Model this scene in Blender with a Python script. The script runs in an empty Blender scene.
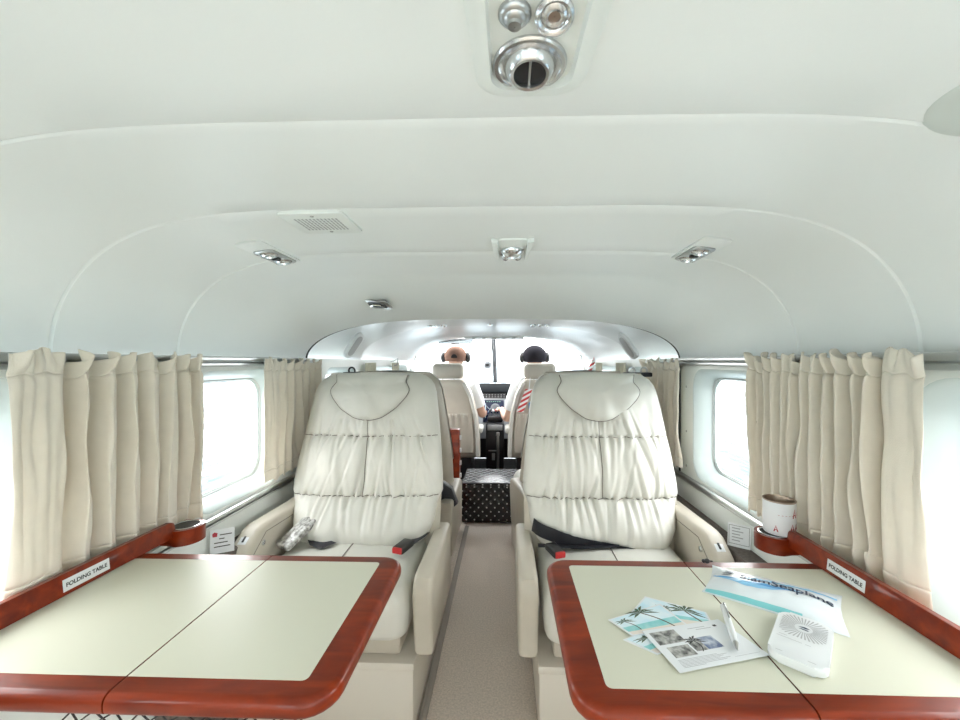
import bpy, bmesh, math, random
from mathutils import Vector, Matrix, noise
random.seed(7)
SC = bpy.context.scene
COL = SC.collection
PI = math.pi
R = math.radians

# ------------------------------------------------------------------ camera numbers
FPX, YAW, CAMX, CAMZ = 400.0, R(1.8), .065, 1.08
SHX = 505 - 480 - FPX * math.tan(YAW)
def at(px, py, Y=None, X=None, Z=None):
    u = (px - 480 - SHX) / FPX; v = -(py - 362) / FPX
    dx = u * math.cos(YAW) - math.sin(YAW); dy = u * math.sin(YAW) + math.cos(YAW)
    t = (X - CAMX) / dx if X is not None else Y / dy if Y is not None else (Z - CAMZ) / v
    return Vector((CAMX + dx * t, dy * t, CAMZ + v * t))

# ------------------------------------------------------------------ materials
def mat(name, col, rough=.5, metal=0., bump=0., bscale=60., var=0., vscale=8., col2=None, coat=0., spec=.5,
        stretch=(1, 1, 1), sheen=0., emit=0., trans=0., detail=4.):
    m = bpy.data.materials.new(name); m.use_nodes = True
    nt = m.node_tree; b = nt.nodes['Principled BSDF']
    b.inputs['Base Color'].default_value = (*col, 1)
    b.inputs['Roughness'].default_value = rough
    b.inputs['Metallic'].default_value = metal
    b.inputs['Coat Weight'].default_value = coat
    b.inputs['Coat Roughness'].default_value = .06
    b.inputs['Specular IOR Level'].default_value = spec
    b.inputs['Sheen Weight'].default_value = sheen
    if trans: b.inputs['Transmission Weight'].default_value = trans
    if emit:
        b.inputs['Emission Color'].default_value = (*col, 1); b.inputs['Emission Strength'].default_value = emit
    tc = nt.nodes.new('ShaderNodeTexCoord'); mp = nt.nodes.new('ShaderNodeMapping')
    mp.inputs['Scale'].default_value = stretch
    nt.links.new(tc.outputs['Object'], mp.inputs['Vector'])
    if var or col2:
        n = nt.nodes.new('ShaderNodeTexNoise'); n.inputs['Scale'].default_value = vscale; n.inputs['Detail'].default_value = detail
        nt.links.new(mp.outputs['Vector'], n.inputs['Vector'])
        r = nt.nodes.new('ShaderNodeValToRGB')
        c2 = col2 if col2 else tuple(max(0, c * (1 - var)) for c in col)
        r.color_ramp.elements[0].position = .35; r.color_ramp.elements[1].position = .65
        r.color_ramp.elements[0].color = (*c2, 1); r.color_ramp.elements[1].color = (*col, 1)
        nt.links.new(n.outputs['Fac'], r.inputs['Fac']); nt.links.new(r.outputs['Color'], b.inputs['Base Color'])
    if bump:
        n2 = nt.nodes.new('ShaderNodeTexNoise'); n2.inputs['Scale'].default_value = bscale; n2.inputs['Detail'].default_value = 5
        nt.links.new(mp.outputs['Vector'], n2.inputs['Vector'])
        bp = nt.nodes.new('ShaderNodeBump'); bp.inputs['Strength'].default_value = bump; bp.inputs['Distance'].default_value = .004
        nt.links.new(n2.outputs['Fac'], bp.inputs['Height']); nt.links.new(bp.outputs['Normal'], b.inputs['Normal'])
    return m

def glass_mat(name, tint=(.97, .99, 1)):
    m = bpy.data.materials.new(name); m.use_nodes = True
    nt = m.node_tree; nt.nodes.clear()
    o = nt.nodes.new('ShaderNodeOutputMaterial'); mx = nt.nodes.new('ShaderNodeMixShader')
    t = nt.nodes.new('ShaderNodeBsdfTransparent'); t.inputs['Color'].default_value = (*tint, 1)
    g = nt.nodes.new('ShaderNodeBsdfGlossy'); g.inputs['Roughness'].default_value = .03
    f = nt.nodes.new('ShaderNodeLayerWeight'); pw = nt.nodes.new('ShaderNodeMath'); pw.operation = 'POWER'; pw.inputs[1].default_value = 5
    ma = nt.nodes.new('ShaderNodeMath'); ma.operation = 'MULTIPLY_ADD'; ma.inputs[1].default_value = .6; ma.inputs[2].default_value = .03
    f.inputs['Blend'].default_value = .5
    nt.links.new(f.outputs['Facing'], pw.inputs[0]); nt.links.new(pw.outputs[0], ma.inputs[0]); nt.links.new(ma.outputs[0], mx.inputs[0]); nt.links.new(t.outputs[0], mx.inputs[1]); nt.links.new(g.outputs[0], mx.inputs[2])
    nt.links.new(mx.outputs[0], o.inputs['Surface'])
    return m

def translucent(m, col, k):
    nt = m.node_tree; b = nt.nodes['Principled BSDF']; o = nt.nodes['Material Output']
    t = nt.nodes.new('ShaderNodeBsdfTranslucent'); t.inputs['Color'].default_value = (*col, 1)
    mx = nt.nodes.new('ShaderNodeMixShader'); mx.inputs[0].default_value = k
    nt.links.new(b.outputs[0], mx.inputs[1]); nt.links.new(t.outputs[0], mx.inputs[2]); nt.links.new(mx.outputs[0], o.inputs['Surface'])
    return m

def water_mat():
    m = mat('sea water', (.20, .30, .36), rough=.5, spec=.06)
    nt = m.node_tree; b = nt.nodes['Principled BSDF']
    tc = nt.nodes.new('ShaderNodeTexCoord'); mp = nt.nodes.new('ShaderNodeMapping')
    mp.inputs['Scale'].default_value = (1.0, .28, 1); mp.inputs['Rotation'].default_value = (0, 0, .35)
    nt.links.new(tc.outputs['Object'], mp.inputs['Vector'])
    n = nt.nodes.new('ShaderNodeTexNoise'); n.inputs['Scale'].default_value = 2.2; n.inputs['Detail'].default_value = 7
    n.inputs['Distortion'].default_value = .6
    nt.links.new(mp.outputs['Vector'], n.inputs['Vector'])
    bp = nt.nodes.new('ShaderNodeBump'); bp.inputs['Strength'].default_value = .55; bp.inputs['Distance'].default_value = .25
    nt.links.new(n.outputs['Fac'], bp.inputs['Height']); nt.links.new(bp.outputs['Normal'], b.inputs['Normal'])
    n2 = nt.nodes.new('ShaderNodeTexNoise'); n2.inputs['Scale'].default_value = .9; n2.inputs['Detail'].default_value = 9
    n2.inputs['Distortion'].default_value = 1.2
    nt.links.new(mp.outputs['Vector'], n2.inputs['Vector'])
    r = nt.nodes.new('ShaderNodeValToRGB')
    e = r.color_ramp.elements
    e[0].position = .47; e[0].color = (.045, .080, .105, 1); e[1].position = .58; e[1].color = (.56, .62, .65, 1)
    nt.links.new(n2.outputs['Fac'], r.inputs['Fac']); nt.links.new(r.outputs['Color'], b.inputs['Base Color'])
    return m

def wood_mat():
    m = mat('polished mahogany', (.22, .030, .010), rough=.34, coat=.22, spec=.22)
    nt = m.node_tree; b = nt.nodes['Principled BSDF']
    tc = nt.nodes.new('ShaderNodeTexCoord'); mp = nt.nodes.new('ShaderNodeMapping')
    mp.inputs['Scale'].default_value = (4, 22, 22)
    nt.links.new(tc.outputs['Object'], mp.inputs['Vector'])
    n = nt.nodes.new('ShaderNodeTexNoise'); n.inputs['Scale'].default_value = 1.6; n.inputs['Detail'].default_value = 8
    n.inputs['Distortion'].default_value = .8
    nt.links.new(mp.outputs['Vector'], n.inputs['Vector'])
    r = nt.nodes.new('ShaderNodeValToRGB'); e = r.color_ramp.elements
    e[0].position = .3; e[0].color = (.105, .009, .0015, 1); e[1].position = .72; e[1].color = (.255, .030, .004, 1)
    nt.links.new(n.outputs['Fac'], r.inputs['Fac']); nt.links.new(r.outputs['Color'], b.inputs['Base Color'])
    return m

def dots_mat():
    m = mat('black quilted vinyl with white dots', (.012, .012, .014), rough=.25)
    nt = m.node_tree; b = nt.nodes['Principled BSDF']
    tc = nt.nodes.new('ShaderNodeTexCoord'); mp = nt.nodes.new('ShaderNodeMapping')
    mp.inputs['Rotation'].default_value = (0, 0, 0)
    nt.links.new(tc.outputs['UV'], mp.inputs['Vector'])
    mp.inputs['Rotation'].default_value = (0, 0, PI / 4); mp.inputs['Scale'].default_value = (26, 26, 26)
    fr = nt.nodes.new('ShaderNodeVectorMath'); fr.operation = 'FRACTION'
    nt.links.new(mp.outputs['Vector'], fr.inputs[0])
    sb = nt.nodes.new('ShaderNodeVectorMath'); sb.operation = 'SUBTRACT'; sb.inputs[1].default_value = (.5, .5, 0)
    nt.links.new(fr.outputs[0], sb.inputs[0])
    ln = nt.nodes.new('ShaderNodeVectorMath'); ln.operation = 'LENGTH'; nt.links.new(sb.outputs[0], ln.inputs[0])
    lt = nt.nodes.new('ShaderNodeMath'); lt.operation = 'LESS_THAN'; lt.inputs[1].default_value = .13
    nt.links.new(ln.outputs['Value'], lt.inputs[0])
    mx = nt.nodes.new('ShaderNodeMix'); mx.data_type = 'RGBA'
    mx.inputs[6].default_value = (.012, .012, .014, 1); mx.inputs[7].default_value = (.7, .7, .68, 1)
    nt.links.new(lt.outputs[0], mx.inputs[0]); nt.links.new(mx.outputs[2], b.inputs['Base Color'])
    bp = nt.nodes.new('ShaderNodeBump'); bp.inputs['Strength'].default_value = .6; bp.inputs['Distance'].default_value = .01
    nt.links.new(ln.outputs['Value'], bp.inputs['Height']); bp.invert = True
    nt.links.new(bp.outputs['Normal'], b.inputs['Normal'])
    return m

def stripes_mat(name, c1, c2, scale, ang):
    m = mat(name, c1, rough=.6)
    nt = m.node_tree; b = nt.nodes['Principled BSDF']
    tc = nt.nodes.new('ShaderNodeTexCoord'); mp = nt.nodes.new('ShaderNodeMapping'); mp.inputs['Rotation'].default_value = (0, ang, 0)
    nt.links.new(tc.outputs['Object'], mp.inputs['Vector'])
    w = nt.nodes.new('ShaderNodeTexWave'); w.wave_type = 'BANDS'; w.bands_direction = 'Z'; w.inputs['Scale'].default_value = scale
    nt.links.new(mp.outputs['Vector'], w.inputs['Vector'])
    gt = nt.nodes.new('ShaderNodeMath'); gt.operation = 'GREATER_THAN'; gt.inputs[1].default_value = .5
    nt.links.new(w.outputs['Fac'], gt.inputs[0])
    mx = nt.nodes.new('ShaderNodeMix'); mx.data_type = 'RGBA'
    mx.inputs[6].default_value = (*c1, 1); mx.inputs[7].default_value = (*c2, 1)
    nt.links.new(gt.outputs[0], mx.inputs[0]); nt.links.new(mx.outputs[2], b.inputs['Base Color'])
    return m

M = dict(
    head=mat('headliner vinyl', (.868, .91, .902), rough=.42, bump=.03, bscale=300, spec=.35),
    cock=mat('cockpit overhead plastic', (.68, .71, .715), rough=.30, spec=.5),
    wall=mat('sidewall plastic', (.80, .835, .81), rough=.42, bump=.03, bscale=250),
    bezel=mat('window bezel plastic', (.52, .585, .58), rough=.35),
    glass=glass_mat('window pane'),
    alu=mat('brushed aluminium', (.60, .62, .62), rough=.3, metal=1, bump=.05, bscale=200, stretch=(1, .05, 1)),
    chrome=mat('chrome', (.72, .74, .75), rough=.12, metal=1),
    satin=mat('satin metal', (.50, .51, .51), rough=.3, metal=1),
    satinl=mat('polished aluminium', (.66, .67, .68), rough=.22, metal=1),
    rubber=mat('black rubber', (.02, .02, .02), rough=.6),
    black=mat('black plastic', (.016, .016, .018), rough=.35),
    carpet=mat('beige aisle carpet', (.80, .70, .61), rough=.95, bump=.6, bscale=420, var=.22, vscale=160, sheen=.2),
    carpetd=mat('taupe sidewall carpet', (.16, .135, .12), rough=.95, bump=.5, bscale=300, var=.3, vscale=120),
    leather=mat('cream leather', (.655, .645, .595), rough=.42, bump=.08, bscale=420, var=.04, vscale=14, spec=.45),
    leathert=mat('tan leather', (.53, .485, .41), rough=.42, bump=.08, bscale=420, var=.05, vscale=14, spec=.45),
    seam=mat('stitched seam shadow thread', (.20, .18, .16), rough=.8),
    base=mat('seat base plastic', (.64, .595, .525), rough=.5, bump=.03, bscale=300),
    curtain=translucent(mat('cream curtain fabric', (.83, .77, .67), rough=.85, bump=.25, bscale=900, sheen=.3, var=.05, vscale=30), (.80, .75, .64), .12),
    curtainh=translucent(mat('curtain heading tape', (.78, .73, .635), rough=.9, bump=.3, bscale=700, sheen=.3), (.76, .70, .58), .06),
    wood=wood_mat(),
    lam=mat('cream laminate', (.63, .63, .52), rough=.38, bump=.02, bscale=600, spec=.4),
    track=mat('taupe track cover', (.36, .32, .285), rough=.8),
    gap=mat('dark joint', (.02, .016, .012), rough=.7),
    paper=mat('white paper', (.72, .745, .77), rough=.6),
    ink=mat('dark blue ink', (.008, .025, .07), rough=.6),
    inkg=mat('grey ink', (.30, .31, .33), rough=.6),
    inkk=mat('black ink', (.02, .02, .022), rough=.6),
    red=mat('red plastic', (.50, .02, .02), rough=.4),
    redink=mat('red ink', (.42, .03, .05), rough=.5),
    belt=mat('black belt webbing', (.018, .019, .026), rough=.5, bump=.3, bscale=500),
    brocade=mat('patterned grey metal', (.62, .62, .60), rough=.45, metal=.15, col2=(.16, .15, .14), vscale=80, bump=.4, bscale=70, detail=2),
    white=mat('white plastic', (.70, .725, .74), rough=.3),
    cable=mat('white grey slots', (.42, .43, .44), rough=.5),
    pouch=mat('white plastic film', (.70, .755, .79), rough=.22, spec=.6),
    swoosh=mat('light blue print', (.28, .58, .84), rough=.25),
    swoosh2=mat('mid blue print', (.12, .36, .68), rough=.25),
    teal=mat('teal print', (.20, .55, .58), rough=.3),
    skyp=mat('printed pale sky', (.52, .74, .86), rough=.45, col2=(.74, .83, .87), vscale=25),
    seap=mat('printed turquoise sea', (.20, .56, .58), rough=.45, col2=(.36, .66, .66), vscale=60),
    sandp=mat('printed sand', (.72, .66, .60), rough=.45),
    palm=mat('printed palm green', (.06, .10, .055), rough=.5),
    trunk=mat('printed palm trunk', (.10, .055, .04), rough=.5),
    photog=mat('printed grey photo', (.52, .52, .50), rough=.5, col2=(.05, .05, .05), vscale=85, detail=3),
    photob=mat('printed blue photo', (.10, .14, .26), rough=.5, col2=(.55, .60, .68), vscale=70, detail=3),
    dots=dots_mat(),
    panel=mat('instrument panel grey', (.40, .42, .44), rough=.5),
    post=mat('dark grey painted metal', (.13, .14, .15), rough=.5),
    screen=mat('display screen', (.010, .016, .045), rough=.15),
    scrline=mat('display lines', (.45, .55, .62), rough=.4),
    scrgreen=mat('display green', (.25, .5, .35), rough=.4),
    glare=mat('glareshield black', (.008, .009, .010), rough=1., spec=.05),
    skin=mat('skin', (.55, .34, .26), rough=.5),
    shirt=mat('white cotton shirt', (.80, .83, .86), rough=.85, bump=.2, bscale=120),
    trousers=mat('dark navy trousers', (.02, .022, .03), rough=.8),
    cap=mat('tan cotton cap', (.21, .125, .095), rough=.95, bump=.2, bscale=400, spec=.1),
    hair=mat('black hair', (.010, .009, .009), rough=.55, bump=.5, bscale=200),
    capdark=mat('dark grey cap', (.022, .021, .026), rough=.95, spec=.08),
    stripe=stripes_mat('red and white stripes', (.85, .84, .84), (.55, .04, .04), 9, .5),
    bluep=mat('blue plastic', (.05, .20, .42), rough=.4),
    amber=mat('yellowed cream fabric', (.62, .60, .47), rough=.85, var=.2, vscale=20),
    canw=mat('white can label', (.80, .82, .85), rough=.35),
    canm=mat('can metal', (.45, .36, .30), rough=.3, metal=1),
    net=mat('black elastic cord', (.02, .02, .02), rough=.7),
    water=water_mat(),
    grillw=mat('white grille plastic', (.82, .87, .85), rough=.4),
    patch=mat('frosted lamp lens', (.66, .72, .69), rough=.3),
)

# ------------------------------------------------------------------ mesh builder
class MB:
    def __init__(s): s.v = []; s.f = []; s.m = []; s.cur = 0
    def mat(s, i): s.cur = i; return s
    def add(s, vs, fs):
        b = len(s.v); s.v += [Vector(p) for p in vs]
        for f in fs: s.f.append(tuple(b + i for i in f)); s.m.append(s.cur)
        return s
    def bm(s, bm, T=None):
        bm.verts.ensure_lookup_table()
        vs = [(T @ v.co) if T else v.co.copy() for v in bm.verts]
        s.add(vs, [[v.index for v in f.verts] for f in bm.faces]); bm.free(); return s
    def rbox(s, c, size, r=.005, seg=2, T=None):
        bm = bmesh.new(); bmesh.ops.create_cube(bm, size=1)
        for v in bm.verts: v.co = Vector((v.co.x * size[0], v.co.y * size[1], v.co.z * size[2]))
        if r > 0:
            r = min(r, min(size) * .49)
            bmesh.ops.bevel(bm, geom=bm.edges[:], offset=r, segments=seg, affect='EDGES', profile=.5)
        bm.verts.index_update()
        TT = Matrix.Translation(Vector(c)) @ (T if T else Matrix())
        return s.bm(bm, TT)
    def box2(s, lo, hi, r=.005, seg=2):
        lo = Vector(lo); hi = Vector(hi); return s.rbox((lo + hi) / 2, hi - lo, r, seg)
    def prism(s, pts, T, h, r=0., seg=2):
        """2-D outline in local XY extruded along local Z from 0 to h, mapped by T, rims rounded by r"""
        bm = bmesh.new()
        a = [bm.verts.new((p[0], p[1], 0)) for p in pts]; b = [bm.verts.new((p[0], p[1], h)) for p in pts]
        n = len(pts); bm.faces.new(a[::-1]); bm.faces.new(b)
        for i in range(n): bm.faces.new((a[i], a[(i + 1) % n], b[(i + 1) % n], b[i]))
        if r > 0:
            ed = [e for e in bm.edges if abs(e.verts[0].co.z - e.verts[1].co.z) < 1e-7]
            bmesh.ops.bevel(bm, geom=ed, offset=r, segments=seg, affect='EDGES', profile=.5)
        bmesh.ops.recalc_face_normals(bm, faces=bm.faces[:]); bm.verts.index_update()
        return s.bm(bm, T)
    def loft(s, rings, closed=True, caps=False):
        n = len(rings[0]); vs = [p for r in rings for p in r]; fs = []
        k = n if closed else n - 1
        for i in range(len(rings) - 1):
            for j in range(k):
                a = i * n + j; b = i * n + (j + 1) % n
                fs.append((a, b, b + n, a + n))
        if caps:
            fs.append(tuple(range(n))[::-1]); fs.append(tuple(range((len(rings) - 1) * n, len(rings) * n)))
        return s.add(vs, fs)
    def grid(s, fn, nu, nv):
        return s.loft([[fn(i / nu, j / nv) for i in range(nu + 1)] for j in range(nv + 1)], closed=False)
    def tube(s, pts, r, n=8, caps=True):
        pts = [Vector(p) for p in pts]; rings = []
        rr = r if isinstance(r, (list, tuple)) else [r] * len(pts)
        up = Vector((0, 0, 1)); prev = None
        for i, p in enumerate(pts):
            t = (pts[min(i + 1, len(pts) - 1)] - pts[max(i - 1, 0)])
            t = t.normalized() if t.length > 1e-9 else Vector((0, 1, 0))
            if prev is None:
                a = t.orthogonal().normalized()
            else:
                a = (prev - t * prev.dot(t)); a = a.normalized() if a.length > 1e-6 else t.orthogonal().normalized()
            prev = a; b = t.cross(a)
            rings.append([p + rr[i] * (math.cos(2 * PI * k / n) * a + math.sin(2 * PI * k / n) * b) for k in range(n)])
        return s.loft(rings, True, caps)
    def lathe(s, prof, T=None, n=28, caps=False):
        rings = []
        for r_, z_ in prof:
            ring = [Vector((r_ * math.cos(2 * PI * k / n), r_ * math.sin(2 * PI * k / n), z_)) for k in range(n)]
            rings.append([T @ p for p in ring] if T else ring)
        return s.loft(rings, True, caps)
    def ell(s, c, r, nu=16, nv=10, T=None):
        c = Vector(c); rings = []
        for j in range(nv + 1):
            ph = -PI / 2 + PI * j / nv; cr = max(math.cos(ph), 1e-3)
            ring = [Vector((r[0] * cr * math.cos(2 * PI * k / nu), r[1] * cr * math.sin(2 * PI * k / nu), r[2] * math.sin(ph))) for k in range(nu)]
            rings.append([c + ((T @ p) if T else p) for p in ring])
        return s.loft(rings, True, True)
    def poly(s, pts): return s.add(pts, [tuple(range(len(pts)))])
    def text(s, body, fn, width, bold=0.):
        """flat lettering: 2-D glyph outlines (scaled to WIDTH, centred) mapped to the place by fn(x, y)"""
        vs, fs = glyphs(body, bold)
        xs = [p[0] for p in vs]; ys = [p[1] for p in vs]
        k = width / (max(xs) - min(xs)); cx = (max(xs) + min(xs)) / 2; cy = (max(ys) + min(ys)) / 2
        return s.add([fn((p[0] - cx) * k, (p[1] - cy) * k) for p in vs], fs)
    def build(s, name, mats, parent=None, angle=40, uv=None, smooth=True, solid=0.):
        off = Vector()
        p = parent
        while p is not None: off += p.location; p = p.parent
        vs = s.v
        loc = None
        if parent is None:
            lo = Vector([min(v[i] for v in vs) for i in range(3)]); hi = Vector([max(v[i] for v in vs) for i in range(3)])
            loc = Vector(((lo.x + hi.x) / 2, (lo.y + hi.y) / 2, lo.z)); off = loc
        me = bpy.data.meshes.new(name)
        me.from_pydata([v - off for v in vs], [], s.f); me.update()
        if not isinstance(mats, (list, tuple)): mats = [mats]
        for m in mats: me.materials.append(m)
        me.polygons.foreach_set('material_index', s.m)
        if uv:
            l = me.uv_layers.new(name='UVMap')
            for po in me.polygons:
                for li in po.loop_indices:
                    c = me.vertices[me.loops[li].vertex_index].co; l.data[li].uv = uv(c, po.normal)
        b = bmesh.new(); b.from_mesh(me); bmesh.ops.recalc_face_normals(b, faces=b.faces[:]); b.to_mesh(me); b.free()
        if smooth:
            me.polygons.foreach_set('use_smooth', [True] * len(me.polygons)); me.set_sharp_from_angle(angle=R(angle))
        o = bpy.data.objects.new(name, me); COL.objects.link(o)
        if parent is not None: o.parent = parent
        if loc is not None: o.location = loc
        if solid:
            md = o.modifiers.new('thickness', 'SOLIDIFY'); md.thickness = solid; md.offset = 0
        return o

_gl = {}
def glyphs(body, bold=0.):
    if (body, bold) in _gl: return _gl[(body, bold)]
    cu = bpy.data.curves.new('lettering', 'FONT'); cu.body = body; cu.resolution_u = 3; cu.offset = bold
    o = bpy.data.objects.new('lettering', cu); COL.objects.link(o)
    dg = bpy.context.evaluated_depsgraph_get(); dg.update()
    me = bpy.data.meshes.new_from_object(o.evaluated_get(dg))
    r = ([(v.co.x, v.co.y) for v in me.vertices], [tuple(p.vertices) for p in me.polygons])
    bpy.data.objects.remove(o); bpy.data.curves.remove(cu); bpy.data.meshes.remove(me)
    _gl[(body, bold)] = r
    return r

def tag(o, label=None, cat=None, group=None, kind=None):
    if label: o['label'] = label
    if cat: o['category'] = cat
    if group: o['group'] = group
    if kind: o['kind'] = kind
    return o
def thing(name, loc, label, cat, group=None):
    o = bpy.data.objects.new(name, None); COL.objects.link(o); o.location = loc; o.empty_display_size = .05
    return tag(o, label, cat, group)
def struct(o, label=None):
    o['kind'] = 'structure'
    if label: o['label'] = label
    return o
def rrect(w, h, r, n=6, cx=0., cy=0.):
    pts = []
    for (sx, sy, a0) in ((1, 1, 0), (-1, 1, 90), (-1, -1, 180), (1, -1, 270)):
        for k in range(n + 1):
            a = R(a0 + 90 * k / n); pts.append((cx + sx * (w / 2 - r) + r * math.cos(a), cy + sy * (h / 2 - r) + r * math.sin(a)))
    return pts
def interp(tab, x):
    if x <= tab[0][0]: return tab[0][1]
    for (a, fa), (b, fb) in zip(tab, tab[1:]):
        if x <= b:
            t = (x - a) / (b - a); t = t * t * (3 - 2 * t) if False else t
            return fa + (fb - fa) * t
    return tab[-1][1]
def nz(x, y=0., z=0.): return noise.noise(Vector((x, y, z)))

# ================================================================== THE SHELL
def section(Y, top, a, n, k=1.0, m=2.0, z0=1.09, N=72):
    out = []
    for i in range(N + 1):
        ph = PI * i / N; c = math.cos(ph); s_ = math.sin(ph)
        x = a * (1 if c >= 0 else -1) * abs(c) ** (2 / n); z = top * abs(s_) ** (2 / m)
        out.append(Vector((x * k, Y, z0 + z * k)))
    return out
HW, HT = .825, .282
def ceil_z(x): return 1.09 + HT * math.sqrt(max(0, 1 - (abs(x) / HW) ** 5.5))
ys = []
seams = [-1.5, -.75, -.12, .48, .755, 1.06]
rings = []
yl = [-2.3]
for q in seams: yl += [q - .004, q, q + .004]
yl += [1.30]
yy = sorted(set(yl + [-2.3 + .1 * i for i in range(36)]))
yy = [y for y in yy if y <= 1.30]
for y in yy:
    k = 1.0
    if any(abs(y - q) < .001 for q in seams): k = 1.006
    rings.append(section(y, HT, HW, 5.5, k))
for y, h, n in ((1.33, .2805, 5.4), (1.355, .275, 5.3), (1.39, .265, 5.1), (1.45, .2505, 4.8), (1.55, .226, 4.3), (1.65, .202, 3.9), (1.72, .185, 3.6), (1.745, .177, 3.5)):
    rings.append(section(y, h, .823 - .01 * (y - 1.33), n))
rings.append(section(1.752, .181, .823, 3.5)); rings.append(section(1.755, .20, .835, 3.5))
mb = MB(); mb.loft(rings, closed=False)
ceiling = struct(mb.build('ceiling', M['head'], solid=0, angle=25), 'curved pale vinyl headliner over the passenger cabin')

# rubber seal along the edge where the headliner ends
mb = MB()
arc = section(1.762, .186, .826, 3.5, N=60)
mb.tube(arc, .0065, 6)
struct(mb.build('trim_1', M['rubber']), 'black rubber seal round the cockpit arch')

# cockpit overhead: one moulded shell with a raised ring and a stepped front edge
rings = []
for y, h, a, n, k in ((1.765, .205, .83, 3.4, 1), (1.80, .212, .83, 3.3, 1), (2.12, .222, .83, 3.2, 1), (2.18, .214, .815, 3.2, 1), (2.36, .205, .80, 3.0, 1), (2.42, .208, .805, 3.0, 1), (2.46, .228, .825, 3.1, 1),
                      (2.9, .232, .82, 2.9, 1), (3.3, .232, .80, 2.8, 1), (3.36, .215, .78, 2.8, 1), (3.55, .212, .765, 2.7, 1), (3.62, .222, .765, 2.7, 1), (3.66, .235, .77, 2.7, 1)):
    rings.append(section(y, h, a, n, k))
mb = MB(); mb.loft(rings, closed=False)
struct(mb.build('ceiling_cockpit', M['cock'], angle=50), 'white moulded cockpit overhead')

# side walls with window openings
WZ0, WZ1 = .638, 1.050
WINS = [(-1.22, -.84), (-.46, -.05), (.33, .745), (1.12, 1.585), (1.93, 2.34)]
DOORW = (2.62, 3.52)
def wall(side, name, label):
    sx = side
    X = .80
    mb = MB()
    def wx(z): return X if z > .60 else X - .045 * (.60 - z) / .60
    def quad(y0, y1, z0, z1):
        mb.add([(sx * wx(z0), y0, z0), (sx * wx(z0), y1, z0), (sx * wx(z1), y1, z1), (sx * wx(z1), y0, z1)], [(0, 1, 2, 3)])
    cells = [(-.98 - .22, a, b, None) for a, b in ()]
    edges = [-1.32, -.60, .14, .93, 1.70, 2.48, 3.62]
    wins = (WINS if side > 0 else [(a - .03, b - (.075 if k_ == 3 else .03)) for k_, (a, b) in enumerate(WINS)]) + [DOORW]
    loops = []
    for i, (w0, w1) in enumerate(wins):
        y0, y1 = edges[i], edges[i + 1]; z0, z1 = .60, 1.095
        r = .07
        zz0 = WZ0 if i < 5 else .66
        lp = rrect(w1 - w0, WZ1 - zz0, r, 8, (w0 + w1) / 2, (zz0 + WZ1) / 2)
        cy, cz = (w0 + w1) / 2, (zz0 + WZ1) / 2
        out = []
        for (py, pz) in lp:
            dy, dz = py - cy, pz - cz
            ty = ((y1 - cy) if dy > 0 else (y0 - cy)) / dy if abs(dy) > 1e-9 else 1e9
            tz = ((z1 - cz) if dz > 0 else (z0 - cz)) / dz if abs(dz) > 1e-9 else 1e9
            t = min(ty, tz); out.append((cy + dy * t, cz + dz * t))
        # force the cell corners
        for cyy, czz in ((y0, z0), (y0, z1), (y1, z0), (y1, z1)):
            j = min(range(len(out)), key=lambda q: (out[q][0] - cyy) ** 2 + (out[q][1] - czz) ** 2); out[j] = (cyy, czz)
        A = [Vector((sx * X, p[0], p[1])) for p in out]; B = [Vector((sx * X, p[0], p[1])) for p in lp]
        # soft lip into the recess
        def shrink(d, dx): return [Vector((sx * (X + dx), cy + (p[0] - cy) * (1 - d / ((w1 - w0) / 2)), cz + (p[1] - cz) * (1 - d / ((WZ1 - zz0) / 2)))) for p in lp]
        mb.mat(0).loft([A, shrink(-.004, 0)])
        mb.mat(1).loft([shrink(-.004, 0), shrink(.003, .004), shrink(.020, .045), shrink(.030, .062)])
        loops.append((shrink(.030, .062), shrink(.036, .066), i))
    mb.mat(0)
    for z0, z1 in ((0., .60),):
        quad(-1.32, 3.62, z0, z1)
    # aft of the unseen door opening, left open on both sides for daylight
    quad(-2.3, -2.12, 0, 1.095)
    o = struct(mb.build(name, [M['wall'], M['bezel']], angle=50), label)
    # windows
    for lp, lp2, i in loops:
        mw = MB(); mw.loft([lp, lp2, [p + Vector((sx * .004, 0, 0)) for p in lp2]])
        fr = [lp[k] + Vector((-sx * .002, 0, 0)) for k in range(len(lp))]
        mw2 = MB(); mw2.tube(fr + [fr[0]], .0022, 6, caps=False)
        n = i + 1 + (0 if side < 0 else 6)
        w = struct(mw.build('window_%d' % n, M['bezel']), 'cabin window')
        def rel(b, nm, m):
            return b.build(nm, m, w)
        g = MB(); th = Vector((sx * .004, 0, 0))
        g.poly([p for p in lp2]); 
        rel(g, 'pane', M['glass']); rel(mw2, 'seal', M['satin'])
    return o
wall(-1, 'wall_left', 'pale moulded cabin sidewall behind the empty table')
wall(1, 'wall_right', 'pale moulded cabin sidewall behind the table with papers')
mb = MB(); mb.box2((-.83, -2.34, 0), (.83, -2.30, 1.38), 0)
struct(mb.build('wall_rear', M['wall']), 'aft cabin wall')

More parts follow.
